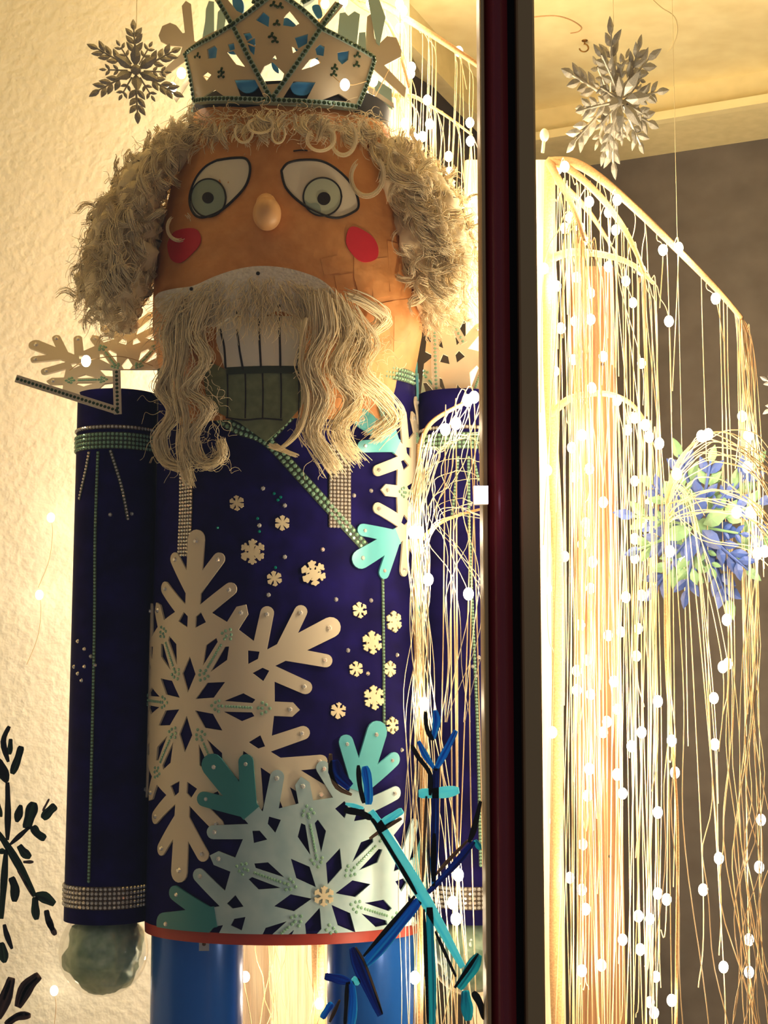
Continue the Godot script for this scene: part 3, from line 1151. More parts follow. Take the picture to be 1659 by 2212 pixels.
func build_coat_trim(fig: Node3D, low: float) -> void:
	ribbon("collar_trim", torso, [[455, 890], [510, 925], [575, 952], [650, 1030], [700, 1085], [750, 1140], [800, 1196]], 2, 0.0082, M.ribbon, M.green_gem, fig)
	ribbon("collar_trim", torso, [[662, 860], [640, 885], [610, 915], [582, 945]], 2, 0.0078, M.ribbon, M.green_gem, fig)
	ribbon("collar_trim", torso, [[722, 806], [770, 799], [840, 804], [893, 819]], 3, 0.0072, M.ribbon, M.green_gem, fig)
	ribbon("collar_trim", torso, [[304, 813], [335, 808], [370, 808]], 3, 0.0056, M.ribbon, M.dark_gem, fig)
	tag(ribbon("brace_strap", torso, [[734, 960], [734, 1060], [734, 1140]], 6, 0.0058, M.bronze_ribbon, M.gem, fig), "wide sparkling strap on the right")
	tag(ribbon("brace_strap", torso, [[402, 960], [402, 1090], [398, 1200]], 5, 0.0054, M.bronze_ribbon, M.gem, fig), "dim sparkling strap on the left")
	ribbon("bead_line", torso, [[826, 1240], [828, 1400], [829, 1580]], 1, 0.0052, M.ribbon, M.green_gem, fig)
	var small := [[512, 1087, 17, 0], [610, 1130, 17, 0], [546, 1192, 28, 1], [593, 1250, 17, 0], [677, 1238, 28, 1], [776, 1318, 18, 0], [850, 1343, 24, 1], [803, 1388, 26, 1], [768, 1445, 17, 0], [841, 1445, 18, 0], [807, 1507, 27, 1], [730, 1535, 18, 0], [846, 1567, 19, 0]]
	for s in small:
		var q := on(torso, s[0], s[1])
		var th := q.x / 0.2
		var map := func(u: float, v: float, h: float) -> Vector3:
			return torso.point(th + u / (torso.a(q.y) * Vector2(cos(th), sin(th) * torso.flat).length()), q.y + v, h)
		var b := Buf.new()
		b.plate([small_flake_poly(s[2] * 2.28 / FOCAL, rng.randf_range(0.3, 0.7), s[3] == 1)], [], map, 0.0, 0.003, 0.01)
		part("wooden_snowflake", b, M.wood, fig)
	for g in [[568, 1055], [560, 1135], [615, 1203], [615, 1092], [697, 1187], [726, 1295], [802, 1297], [752, 1405], [765, 1070], [802, 1060], [858, 1415], [860, 1330], [795, 1455], [905, 1600], [868, 1620], [580, 1285]]:
		var q := on(torso, g[0], g[1])
		var w := torso.angular(q.x, q.y, 0.0)
		copy_of("rhinestone", gem_mesh, M.gem, fig, w, facing((torso.angular(q.x, q.y, 0.01) - w).normalized()).scaled_local(Vector3.ONE * 0.0036))
	for g in [[592, 1066], [600, 1080], [606, 1074], [560, 1148], [556, 1120], [470, 1140], [595, 1226], [308, 890]]:
		var q := on(torso, g[0], g[1])
		var w := torso.angular(q.x, q.y, 0.0)
		copy_of("teal_sequin", gem_mesh, M.teal_gem, fig, w, facing((torso.angular(q.x, q.y, 0.01) - w).normalized()).scaled_local(Vector3.ONE * 0.0026))
	# the big cutouts bent round the coat
	var bottom := low + 0.004
	var specs := [
		[[408, 1521], 0.262, deg_to_rad(90.0 - 2.6), 0.001, M.acrylic, "large beige snowflake cutout on the left of the coat", M.acrylic, [], 0.0],
		[[898, 1072], 0.228, deg_to_rad(90.0), 0.001, M.acrylic, "pale snowflake cutout bent round the right side of the coat", M.teal, [90, 150, 210, 270], 0.05],
		[[697, 1934], 0.262, deg_to_rad(71.0), 0.0055, M.silver_blue, "silvery blue snowflake cutout with teal arm ends low on the coat", M.teal, [71, 131, 11, 191], 0.0],
	]
	for s in specs:
		var q := on(torso, s[0][0], s[0][1])
		var th0 := q.x / 0.2
		var u0 := 0.0
		var n := 60
		for i in n:                                  # metres along the oval to that angle
			var t := th0 * (i + 0.5) / n
			u0 += th0 / n * torso.a(q.y) * Vector2(cos(t), sin(t) * torso.flat).length()
		var cy := q.y
		u0 += s[8]
		var map := func(u: float, v: float, h: float) -> Vector3: return torso.arc(u0 + u, cy + v, h)
		var seen := func(p: Vector2) -> bool: return absf(u0 + p.x) < 0.33 and cy + p.y > bottom
		var clip := PackedVector2Array([Vector2(-1, bottom - cy), Vector2(1, bottom - cy), Vector2(1, 2), Vector2(-1, 2)])
		var sh := flake_shape(s[1], s[2])
		var o := cutout(fig, s[5], sh, map, s[3], s[4], clip, seen)
		for a in s[7]:
			var b := Buf.new()
			var deep: bool = a == 131 or a == 191
			b.plate(Geometry2D.intersect_polygons(flake_tip(s[1], deg_to_rad(a)), clip), [], map, s[3] + 0.0005, s[3] + 0.0042, 0.011)
			part("teal_arm_end", b, M.deep_teal if deep else s[6], o)
	var q := on(torso, 697, 1934)
	var map2 := func(u: float, v: float, h: float) -> Vector3: return torso.point((q.x + u) / 0.2, q.y + v, h)
	var b2 := Buf.new()
	b2.plate([small_flake_poly(0.0145, 0.5, false)], [], map2, 0.0085, 0.0115, 0.01)
	part("wooden_snowflake", b2, M.wood, fig)


func curl(b: Buf, p: Vector3, dir: Vector3, length: float, rad: float, turns: float, r: float, segs: int) -> void:
	var side := dir.cross(Vector3(rng.randf_range(-1, 1), rng.randf_range(-1, 1), 1.2)).normalized()
	var bi := dir.cross(side)
	var ph := rng.randf() * TAU
	var hand := 1.0 if rng.randf() < 0.5 else -1.0
	var pts := PackedVector3Array()
	var droop := rng.randf_range(0.1, 0.5)
	for i in segs + 1:
		var t := float(i) / segs
		var a := ph + hand * TAU * turns * t
		var rr := rad * (0.25 + 0.75 * t)
		pts.append(p + dir * (length * t) + Vector3.DOWN * (length * droop * t * t) + side * (cos(a) * rr) + bi * (sin(a) * rr))
	b.tube(pts, r, r * 0.5, 3)


func ringlet(b: Buf, p: Vector2, depth: float, rad: float, length: float, away: float) -> void:
	# a lock of hairs that wind together, hanging down and a little away from the face (measured like the photograph, in its pixels)
	var dir := Vector2(-away * rng.randf_range(-0.2, 0.9), 1.0).normalized()
	if rng.randf() < 0.3:
		dir = dir.rotated(rng.randf_range(-1.4, 1.4))
	var side := Vector2(-dir.y, dir.x)
	var turns := length / (rad * rng.randf_range(3.4, 5.5))
	var ph := rng.randf() * TAU
	var k := rad * 2.3 / FOCAL
	for j in 15:
		var dp := rng.randfn(0, 0.28)
		var dr := rng.randf_range(0.72, 1.18)
		var off := Vector2(rng.randfn(0, 2.6), rng.randfn(0, 4.0))
		var cut := rng.randf_range(0.8, 1.0)
		var pts := PackedVector3Array()
		for i in 21:
			var t := cut * i / 20.0
			var a := ph + dp + TAU * turns * t
			var rr := rad * dr * (0.45 + 0.75 * t) * (1.0 - 0.5 * t * t)
			var q := p + off + dir * (length * (t - 0.4)) + side * (rr * cos(a)) + dir * (rr * 0.5 * sin(a))
			pts.append(at(q.x, q.y, depth - k * 0.6 * sin(a) * dr - 0.004))
		b.tube(pts, 0.0007, 0.0004, 3)


func build_hair(fig: Node3D) -> void:
	var zones := [
		[[430, 258], [350, 290], [280, 350], [225, 425], [190, 510], [172, 600], [176, 650], [215, 690], [262, 715], [296, 700], [318, 640], [340, 590], [352, 540], [345, 480], [362, 420], [400, 362], [455, 345], [515, 322], [552, 290], [530, 256]],
		[[760, 262], [840, 280], [905, 320], [960, 380], [1000, 440], [1028, 520], [1036, 600], [1010, 650], [960, 690], [915, 700], [885, 660], [862, 610], [852, 545], [845, 480], [826, 430], [800, 372], [765, 335], [712, 312], [700, 262]],
	]
	for k in 2:
		var poly := PackedVector2Array()
		for p in zones[k]:
			poly.append(Vector2(p[0], p[1]))
		var mass := Buf.new()
		var wisps := Buf.new()
		var lo := Vector2(INF, INF)
		var hi := Vector2(-INF, -INF)
		for p in poly:
			lo = lo.min(p)
			hi = hi.max(p)
		var count := 0
		while count < 150:
			var p := Vector2(rng.randf_range(lo.x, hi.x), rng.randf_range(lo.y, hi.y))
			if not Geometry2D.is_point_in_polygon(p, poly):
				continue
			var edge := INF
			for i in poly.size():
				edge = minf(edge, p.distance_to(Geometry2D.get_closest_point_to_segment(p, poly[i], poly[(i + 1) % poly.size()])))
			var r := clampf(edge, 14.0, 48.0) * 2.4 / FOCAL
			var w := at(p.x, p.y, 2.44 - clampf(edge, 0, 60) * 0.0011 + rng.randf_range(-0.03, 0.07) - 0.01)
			mass.ball(w, Vector3(r, r * rng.randf_range(0.9, 1.3), r) * 0.86, 8, 12, Color.WHITE, Basis.from_euler(Vector3(rng.randf(), rng.randf(), rng.randf())))
			count += 1
		var rough := FastNoiseLite.new()
		rough.seed = 11 + k
		rough.frequency = 60.0
		for i in mass.v.size():
			var q := mass.v[i]
			var d := Vector3(rough.get_noise_3dv(q), rough.get_noise_3dv(q + Vector3.ONE), rough.get_noise_3dv(q - Vector3.ONE))
			mass.v[i] = q + d * 0.012
			mass.n[i] = (mass.n[i] + d * 0.8).normalized()
		var o := part("hair", mass, M.wool, fig, "stuff")
		tag(o, ["frizzy white wool hair, left in the photo", "frizzy white wool hair beside the window post"][k])
		var made := 0
		var mid := at(617, 470, 2.44)
		while made < 620:
			var p := Vector2(rng.randf_range(lo.x, hi.x), rng.randf_range(lo.y, hi.y))
			if not Geometry2D.is_point_in_polygon(p, poly):
				continue
			var edge := INF
			for i in poly.size():
				edge = minf(edge, p.distance_to(Geometry2D.get_closest_point_to_segment(p, poly[i], poly[(i + 1) % poly.size()])))
			var w := at(p.x, p.y, 2.44 - clampf(edge, 0, 60) * 0.0019 + rng.randf_range(-0.02, 0.05) - 0.02)
			var out := (w - mid)
			out.z *= 0.5
			out = (out.normalized() + Vector3(rng.randf_range(-0.7, 0.7), rng.randf_range(-1.0, 0.4), rng.randf_range(-0.2, 0.8))).normalized()
			curl(wisps, w, out, rng.randf_range(0.02, 0.055) * clampf(edge / 30.0, 0.6, 1.2), rng.randf_range(0.004, 0.013), rng.randf_range(0.6, 2.2), 0.0006, 14)
			made += 1
		made = 0
		while made < 170:
			var p := Vector2(rng.randf_range(lo.x, hi.x), rng.randf_range(lo.y, hi.y))
			if not Geometry2D.is_point_in_polygon(p, poly):
				continue
			var edge := INF
			for i in poly.size():
				edge = minf(edge, p.distance_to(Geometry2D.get_closest_point_to_segment(p, poly[i], poly[(i + 1) % poly.size()])))
			var depth := 2.44 - clampf(edge, 0, 55) * 0.0021 - 0.022 + (0.05 * rng.randf() if edge < 15 else 0.0)
			ringlet(wisps, p, depth, rng.randf_range(10, 26) * clampf(edge / 26.0, 0.5, 1.1), rng.randf_range(60, 130), signf(617 - p.x))
			made += 1
		part("curls", wisps, M.wool, o, "stuff")
	# fringe under the crown, with a few open curls
	var fringe := Buf.new()
	for i in 260:
		var px := rng.randf_range(420, 830)
		var q := at(px, rng.randf_range(238, 285) + 10.0 * pow((px - 620) / 200.0, 2), 2.29 + 0.10 * pow((px - 617) / 240.0, 2))
		curl(fringe, q, Vector3(rng.randf_range(-1, 1), rng.randf_range(-0.6, 0.5), rng.randf_range(0, 0.5)).normalized(), rng.randf_range(0.015, 0.045), rng.randf_range(0.004, 0.012), rng.randf_range(0.5, 1.6), 0.0008, 14)
	for i in 40:
		var px := rng.randf_range(425, 815)
		ringlet(fringe, Vector2(px, 268 + 22.0 * absf(px - 610) / 200.0 + rng.randf_range(-12, 14)), 2.275 + 0.10 * pow((px - 617) / 240.0, 2), rng.randf_range(9, 17), rng.randf_range(30, 60), signf(617 - px))
	var loops := Buf.new()
	for c in [[690, 300, 34, 30], [525, 285, 22, 26], [600, 290, 16, 22], [790, 380, 40, 50], [385, 490, 30, 34], [905, 460, 34, 40], [740, 300, 30, 40], [560, 270, 30, 20], [870, 520, 30, 34]]:
		for j in 12:
			var pts := PackedVector3Array()
			var a0 := rng.randf() * 0.6 - 1.0
			for i in 22:
				var a := a0 + (4.6 + rng.randf() * 0.01) * i / 21
				var rr := 1.0 + 0.10 * sin(j * 1.7) - 0.012 * i
				pts.append(at(c[0] + c[2] * rr * cos(a), c[1] + c[3] * rr * sin(a), 2.25 + 0.12 * pow((c[0] - 617) / 300.0, 2) + 0.0015 * j))
			loops.tube(pts, 0.0008, 0.0005, 3)
	part("fringe", fringe, M.wool, fig, "stuff")
	part("open_curls", loops, M.wool, fig, "stuff")
	# moustache: a felt pad nailed to the lip, with long wavy locks
	var pad := patch("moustache_pad", head, [[345, 655], [352, 636], [385, 626], [425, 620], [470, 600], [515, 585], [560, 578], [610, 581], [655, 592], [695, 610], [722, 640], [715, 680], [660, 690], [600, 672], [560, 690], [510, 684], [470, 706], [420, 700], [370, 690]], M.felt, fig, 0.009, 0.0, true)
	tag(pad, "white felt moustache nailed above the teeth")
	for n in [[422, 627], [560, 594], [516, 678], [604, 664], [475, 628], [535, 632]]:
		var q := on(head, n[0], n[1])
		var b := Buf.new()
		b.ball(head.angular(q.x, q.y, 0.0095), Vector3(0.003, 0.003, 0.0015) if n[0] != 475 and n[0] != 535 else Vector3(0.002, 0.002, 0.0015), 6, 8)
		part("nail_head", b, M.black if n[0] != 475 and n[0] != 535 else M.gem, pad)
	var fuzz := Buf.new()
	for i in 700:
		var px := rng.randf_range(350, 715)
		var py := rng.randf_range(600, 690) + 40.0 * pow((px - 560) / 200.0, 2)
		var q := on(head, px, py)
		var w := head.angular(q.x, q.y, 0.008)
		var down := Vector3(0.9 * signf(px - 560) * absf(px - 560) / 200.0 + rng.randf_range(-0.5, 0.5), rng.randf_range(-1.2, -0.3), rng.randf_range(0.0, 0.35)).normalized()
		curl(fuzz, w, down, rng.randf_range(0.015, 0.04), rng.randf_range(0.002, 0.006), rng.randf_range(0.5, 1.4), 0.0007, 10)
	part("moustache_fuzz", fuzz, M.wool, pad, "stuff")
	var locks := [
		[[[395, 650], [368, 720], [374, 780], [350, 840], [378, 890], [345, 945], [362, 1000], [405, 1012]], 17, 90],
		[[[445, 655], [425, 720], [446, 780], [408, 840], [450, 885], [412, 945], [436, 1000], [478, 990], [476, 955]], 17, 90],
		[[[400, 680], [395, 760], [385, 830], [400, 910], [395, 980], [412, 1045]], 16, 60],
		[[[690, 640], [700, 720], [668, 790], [694, 860], [672, 930], [700, 980], [722, 1015]], 24, 110],
		[[[730, 650], [756, 720], [728, 800], [770, 860], [730, 930], [770, 990]], 26, 110],
		[[[745, 670], [790, 740], [770, 800], [820, 850], [850, 900], [810, 940]], 28, 100],
		[[[660, 690], [650, 780], [662, 860], [645, 930], [606, 968], [588, 962], [640, 985]], 5, 24],
		[[[760, 640], [800, 660], [830, 690], [800, 720]], 20, 60],
	]
	for L in locks:
		var b := Buf.new()
		for i in L[2]:
			var off: Vector2 = Vector2(rng.randfn(0, 0.5), rng.randfn(0, 0.35)) * L[1]
			var pts := []
			var dz := rng.randf_range(-0.012, 0.012)
			var wob := rng.randf_range(0.7, 1.25)
			var m: int = L[0].size()
			for k in m:
				var p: Array = L[0][k]
				var t := float(k) / (m - 1)
				var mean: float = (L[0][maxi(k - 1, 0)][0] + L[0][mini(k + 1, m - 1)][0]) * 0.5
				var x := lerpf(mean, p[0], wob)
				var spread := lerpf(1.0, 0.75, t)
				pts.append(at(x + off.x * spread + rng.randf_range(-2, 2), p[1] + off.y + rng.randf_range(-3, 3), 2.243 + 0.10 * pow((p[0] - 617) / 270.0, 2) - 0.004 + dz - 0.012 * sin(PI * t)))
			b.tube(spline(pts, 6), 0.0008, 0.0005, 3)
		part("beard_lock", b, M.wool, fig, "stuff")
	var frizz := Buf.new()
	for i in 420:
		var right := i % 3 > 0
		var px := rng.randf_range(670, 850) if right else rng.randf_range(335, 480)
		var py := rng.randf_range(700, 1010)
		if right and px > 690 + (1010 - py) * 0.75:
			continue
		curl(frizz, at(px, py, 2.235 + 0.10 * pow((px - 617) / 270.0, 2)), Vector3(rng.randf_range(-1, 1), rng.randf_range(-1, 0.2), 0.2).normalized(), rng.randf_range(0.015, 0.04), rng.randf_range(0.004, 0.01), rng.randf_range(0.6, 1.8), 0.0005, 12)
	part("beard_frizz", frizz, M.wool, fig, "stuff")


func build_epaulettes(fig: Node3D) -> void:
	# left: lies nearly level on the shoulder; right: stands up beside the post
	for s in 2:
		var c := at(272, 822, 2.44) if s == 0 else at(1003, 905, 2.47)
		var basis := Basis(Vector3(1, 0, 0), deg_to_rad(-36)) if s == 0 else Basis(Vector3(0, 1, 0), deg_to_rad(-8)) * Basis(Vector3(1, 0, 0), deg_to_rad(-6))
		var map := func(u: float, v: float, h: float) -> Vector3: return c + basis * Vector3(u, v, h)
		var clip := PackedVector2Array()
		for p in ([[5, 660], [345, 660], [345, 800], [257, 800], [257, 893], [28, 820]] if s == 0 else [[925, 560], [1130, 560], [1130, 880], [1000, 858], [985, 840], [908, 866], [924, 715]]):
			var eye := basis.inverse() * (EYE - c)
			var ray := basis.inverse() * (at(p[0], p[1], 2.4) - EYE)
			var hit := eye + ray * (-eye.z / ray.z)
			clip.append(Vector2(hit.x, hit.y))
		var sh := flake_shape(0.19 if s == 0 else 0.22, deg_to_rad([152.0, 101.0][s]))
		var seen := func(q: Vector2) -> bool: return Geometry2D.is_point_in_polygon(q, clip)
		var o := cutout(fig, ["pale snowflake epaulette lying on the left shoulder", "cream snowflake epaulette standing on the right shoulder"][s], sh, map, 0.0, M.acrylic, clip, seen, true)
		# beaded edging bars
		var bars := [[[35, 818], [256, 888]], [[255, 895], [252, 800]]] if s == 0 else [[[938, 715], [945, 920]], [[978, 700], [1002, 742]]]
		for bar in bars:
			var z := 2.36 if s == 0 else 2.44
			var a := at(bar[0][0], bar[0][1], z)
			var e := at(bar[1][0], bar[1][1], z)
			var b := Buf.new()
			var d := (e - a).normalized()
			var side := d.cross(Vector3(0, 0, 1)).normalized() * 0.006
			b.slab([a - side, e - side, e + side, a + side], Vector3(0, 0, 0.003))
			part("edging_bar", b, M.acrylic, o)
			var g := Buf.new()
			var n := int(a.distance_to(e) / 0.0062)
			for i in n:
				g.gem(a.lerp(e, (i + 0.5) / n) + Vector3(0, 0, 0.003), Vector3(0, 0, 1), 0.0027)
			part("bead_rows", g, M.dark_gem if s == 0 else M.green_gem, o, "stuff")


# ------------------------------------------------------------------ the crown

func build_crown() -> void:
	var ring := Drum.new()
	ring.cx = torso.cx + 0.004
	ring.cz = -2.44
	ring.flat = 0.85
	ring.prof = [[at(617, 300, 2.44).y, 0.157], [at(617, 0, 2.44).y, 0.176], [at(617, -250, 2.44).y, 0.19]]
	var base := at(617, 250, 2.44)
	var t := thing("snowflake_headdress", "white and blue crown of snowflake cutouts edged with dark beads on the wool hair", "crown", Vector3(ring.cx, base.y, ring.cz))
	var z := func(p: Array) -> Array: return [330.0 + p[0] / 2.9625, p[1] / 2.9625]
	var conv := func(pts: Array) -> PackedVector2Array:
		var o := []
		for p in pts:
			o.append(z.call(p))
		return traced(ring, o)
	# dark band round the brow
	var b := Buf.new()
	lathe(b, ring, at(617, 292, 2.44).y, at(617, 244, 2.44).y, 3, 64, 0.0)
	disc(b, ring, at(617, 244, 2.44).y, Vector3.UP)
	tag(part("head_band", b, M.navy_inside, t), "dark band under the crown")
	# front plate
	var outline := [[255, 360], [530, 180], [430, 20], [480, -20], [560, 90], [600, 110], [740, -10], [560, -110], [590, -200], [790, -60], [1000, -200], [1020, -120], [860, -10], [1050, 170], [1150, 30], [1200, 55], [1080, 205], [1390, 385], [1280, 700], [770, 668], [305, 660]]
	var holes := [
		[[500, 350], [540, 342], [612, 448], [560, 432]], [[618, 290], [670, 258], [674, 314]], [[838, 185], [845, 130], [880, 95], [938, 172], [900, 195]], [[890, 315], [932, 340], [898, 362]],
		[[700, 500], [730, 440], [775, 415], [845, 490], [830, 555], [740, 562]], [[948, 468], [1000, 400], [1045, 385], [1065, 420], [1000, 452]], [[358, 495], [385, 473], [412, 495], [385, 532]],
		[[548, 530], [670, 528], [725, 640], [585, 640]], [[900, 540], [1032, 546], [980, 652], [835, 648]], [[363, 637], [430, 588], [497, 640]], [[1062, 664], [1170, 618], [1242, 668]],
		[[675, 150], [720, 98], [757, 130], [752, 195]], [[600, 235], [640, 228], [656, 262], [622, 284]], [[508, 302], [545, 294], [552, 335], [520, 346]], [[628, 305], [672, 322], [666, 374], [640, 345]],
		[[908, 262], [988, 238], [982, 300], [930, 332]], [[1030, 332], [1060, 304], [1088, 320], [1080, 380], [1040, 372]], [[385, 332], [430, 308], [447, 330], [440, 388], [392, 392]], [[1163, 355], [1232, 343], [1226, 402], [1190, 432], [1165, 402]], [[772, 400], [790, 372], [802, 400]]]
	var h2 := []
	for h in holes:
		h2.append(conv.call(h))
	b = Buf.new()
	b.plate([conv.call(outline)], h2, ring.angular, 0.010, 0.013, 0.009)
	var plate := part("front_cutout", b, M.crown_white, t)
	# inner pale layer and blue arms behind it
	b = Buf.new()
	for p in [[[525, -20], [585, 15], [590, 90], [540, 112]], [[665, 155], [700, 95], [760, 100], [765, 200]], [[835, 140], [870, 130], [930, 200], [830, 205]], [[595, 230], [645, 220], [672, 290], [610, 300]], [[500, 295], [560, 285], [560, 350], [500, 350]], [[625, 300], [680, 315], [672, 380], [630, 350]],
		[[900, 255], [995, 230], [990, 310], [920, 340]], [[1020, 330], [1060, 295], [1095, 315], [1090, 390], [1030, 380]], [[375, 325], [430, 300], [455, 325], [450, 395], [380, 400]], [[1155, 350], [1240, 335], [1235, 410], [1190, 440], [1155, 410]], [[765, 395], [790, 390], [810, 475], [772, 450]], [[1015, 55], [1060, 45], [1080, 110], [1050, 125]],
		[[540, 525], [690, 520], [660, 590], [590, 600]], [[890, 545], [1040, 535], [985, 615], [905, 610]]]:
		b.plate([spline2(Array(conv.call(p)), 4)], [], ring.angular, 0.004, 0.007, 0.02)
	tag(part("blue_arm_end", b, M.crown_blue, t), "rounded blue arm ends of the inner snowflake")
	# side arms that stand away from the head
	var sides := [
		[[330, 290], [255, 362], [60, 500], [40, 470], [175, 350], [190, 300], [100, 290], [50, 262], [36, 225], [60, 165], [110, 145], [150, 162], [192, 215], [206, 212], [186, 40], [212, 8], [246, 30], [268, 268]],
		[[262, 490], [150, 655], [132, 625], [240, 470]],
		[[1360, 300], [1372, 110], [1400, 90], [1420, 250], [1450, 282], [1500, 232], [1560, 240], [1592, 320], [1588, 362], [1482, 420], [1622, 560], [1612, 622], [1385, 420]],
		[[1390, 560], [1540, 660], [1545, 690], [1380, 590]]]
	for k in 4:
		var left := k < 2
		var zz := 2.45 if k != 1 and k != 3 else 2.41
		var o := at(420 if left else 800, 120, zz)
		var poly := PackedVector2Array()
		for p in sides[k]:
			var q: Array = z.call(p)
			var w := at(q[0], q[1], zz)
			poly.append(Vector2(w.x - o.x, w.y - o.y))
		var map := func(u: float, v: float, h: float) -> Vector3: return o + Vector3(u, v, h - 0.25 * absf(u) * 0.3)
		b = Buf.new()
		b.plate([poly], [], map, 0.0, 0.003, 0.02)
		part("side_cutout", b, M.crown_white, t)
	# upright arms of the pale inner layer
	for p in [[[330, 20], [350, -30], [385, -20], [385, 245], [290, 290], [325, 100]], [[410, 50], [440, 20], [470, 60], [440, 230], [395, 240]], [[1180, 230], [1195, 70], [1230, 60], [1250, 80], [1290, 45], [1325, 60], [1300, 290], [1200, 270]], [[1372, -60], [1440, -80], [1490, 60], [1450, 250], [1430, 230]], [[1320, 180], [1360, 170], [1365, 300], [1310, 280]], [[1400, 450], [1530, 520], [1535, 650], [1440, 600]], [[215, 680], [250, 560], [300, 540], [300, 690]]]:
		b = Buf.new()
		var poly := PackedVector2Array()
		var o := at(617, 80, 2.42)
		for c in p:
			var q: Array = z.call(c)
			var w := at(q[0], q[1], 2.42)
			poly.append(Vector2(w.x - o.x, w.y - o.y))
		var map := func(u: float, v: float, h: float) -> Vector3: return o + Vector3(u, v, h - 0.3 * (absf(u) - 0.05))
		b.plate([poly], [], map, 0.0, 0.003, 0.02)
		part("upright_arm", b, M.crown_pale, t)
	# rows of dark beads
	var rows := [[[765, 650], [650, 420], [540, 190], [450, 20]], [[775, 650], [920, 430], [1065, 200], [1165, 50]], [[535, 180], [650, 90], [755, 5]], [[1060, 195], [960, 90], [845, 5]], [[530, 185], [390, 270], [258, 358]], [[1070, 205], [1230, 290], [1380, 385]], [[1382, 390], [1340, 540], [1285, 690]], [[262, 362], [290, 500], [310, 650]], [[312, 656], [540, 650], [770, 660], [1020, 672], [1278, 700]], [[600, -60], [690, 5], [660, 40]], [[950, 42], [1010, 5], [1040, -30]]]
	for r in rows:
		var pts := []
		for p in r:
			pts.append(z.call(p))
		ribbon("bead_edging", ring, pts, 1, 0.0078, M.crown_pale, M.dark_gem, plate, [], 0.0142)
	for c in [[780, 50], [820, 60], [770, 250], [790, 280], [470, 470], [470, 500], [1145, 450], [1140, 490], [1280, 370], [1275, 430], [800, 170], [330, 370]]:
		for j in 4:
			var p: Array = z.call([c[0] + [0, 14, -14, 4][j], c[1] + [0, 10, 8, -14][j]])
			var q := on(ring, p[0], p[1])
			var w := ring.angular(q.x, q.y, 0.013)
			copy_of("bead", gem_mesh, M.dark_gem, plate, w, facing((ring.angular(q.x, q.y, 0.03) - w).normalized()).scaled_local(Vector3.ONE * 0.0026))
	# its string of lights
	var s := thing("fairy_light_string", "string of small white lights wound through the snowflake crown", "lights", base + Vector3(0, 0.02, 0.10))
	var path := []
	for p in [[372, 190, 2.40], [392, 158, 2.40], [465, 172, 2.375], [560, 215, 2.38], [640, 235, 2.38], [680, 140, 2.37], [745, 183, 2.275], [806, 175, 2.36], [804, 218, 2.38], [840, 150, 2.44]]:
		path.append(at(p[0], p[1], p[2]))
	b = Buf.new()
	b.tube(spline(path, 8), 0.0008, 0.0008, 4)
	part("wire", b, M.wire, s)
	for i in [0, 1, 2, 5, 6, 7, 8]:
		led(s, s, path[i], 0.004)
	var s2 := thing("fairy_light_string", "short wire with one white light lying on the left shoulder epaulette", "lights", at(185, 782, 2.36))
	b = Buf.new()
	b.tube(spline([at(330, 790, 2.44), at(260, 770, 2.40), at(185, 780, 2.365), at(150, 800, 2.40)], 8), 0.0008, 0.0008, 4)
	part("wire", b, M.wire, s2)
	led(s2, s2, at(186, 780, 2.36), 0.05)


# ------------------------------------------------------------------ trees of wire lights

func branch(t: Node3D, pts: Array, r0: float, r1: float) -> PackedVector3Array:
	var w := []
	for p in pts:
		w.append(at(p[0], p[1], p[2]))
	var path := spline(w, 8)
	var b := Buf.new()
	b.tube(path, r0, r1, 7, Color.WHITE, true)
	part("branch", b, M.bark, t)
	return path


func trunk(t: Node3D, px: float, top: float, depth: float, r: float) -> void:
	var p := at(px, top, depth)
	var b := Buf.new()
	var pts := []
	for i in 7:
		pts.append(Vector3(p.x + 0.006 * sin(i * 2.1), lerpf(FLOOR_Y, p.y, i / 6.0), p.z + 0.006 * cos(i * 1.7)))
	pts[6] = p
	b.tube(spline(pts, 6), r, r * 0.8, 8, Color.WHITE, true)
	part("trunk", b, M.bark, t)


func strand(t: Node3D, pts: Array, r := 0.0008, wobble := 0.004, per := 8, m: Material = null) -> MeshInstance3D:
	var path := spline(pts, per)
	var n := path.size()
	var a := rng.randf() * TAU
	var f := rng.randf_range(2.0, 5.0)
	for i in range(1, n - 1):
		var k := float(i) / n
		path[i] += Vector3(sin(a + f * k * 6.0), 0, cos(a * 1.3 + f * k * 5.0)) * wobble * sin(PI * k)
	var b := Buf.new()
	b.tube(path, r, r, 4)
	return part("wire_strand", b, m if m else M.wire, t)


func hang(t: Node3D, from: Vector3, end_px: float, end_py: float, end_depth: float, via := [], lit := [], sag := 0.06, out := 0.0) -> void:
	var pts := [from, from + Vector3(out * 0.6, -sag * 0.35, 0), from + Vector3(out, -sag * 1.4, 0)]
	for v in via:
		pts.append(v)
	var e := at(end_px, end_py, end_depth)
	if e.y < pts[-1].y - 0.02:
		if e.y < pts[-1].y - 0.4:
			var m: Vector3 = pts[-1].lerp(e, 0.5)
			pts.append(m + Vector3(rng.randf_range(-0.012, 0.012), 0, rng.randf_range(-0.01, 0.01)))
		pts.append(e)
	var s := strand(t, pts, 0.0008, 0.0)
	for p in lit:
		led(s, t, p)


func pick(paths: Array, px: float, py: float, depth: float) -> Vector3:   # the branch point best placed above a light
	var p := at(px, py, depth)
	var best: Vector3 = paths[0][0]
	var cost := INF
	for path in paths:
		for q in path:
			if q.y < p.y + 0.01:
				continue
			var c: float = absf(q.x - p.x) + absf(q.z - p.z) * 0.6 + (q.y - p.y) * 0.08
			if c < cost:
				cost = c
				best = q
	return best


func build_trees() -> void:
	tree_main()
	tree_behind()
	fountain_front()
	fountain_right()


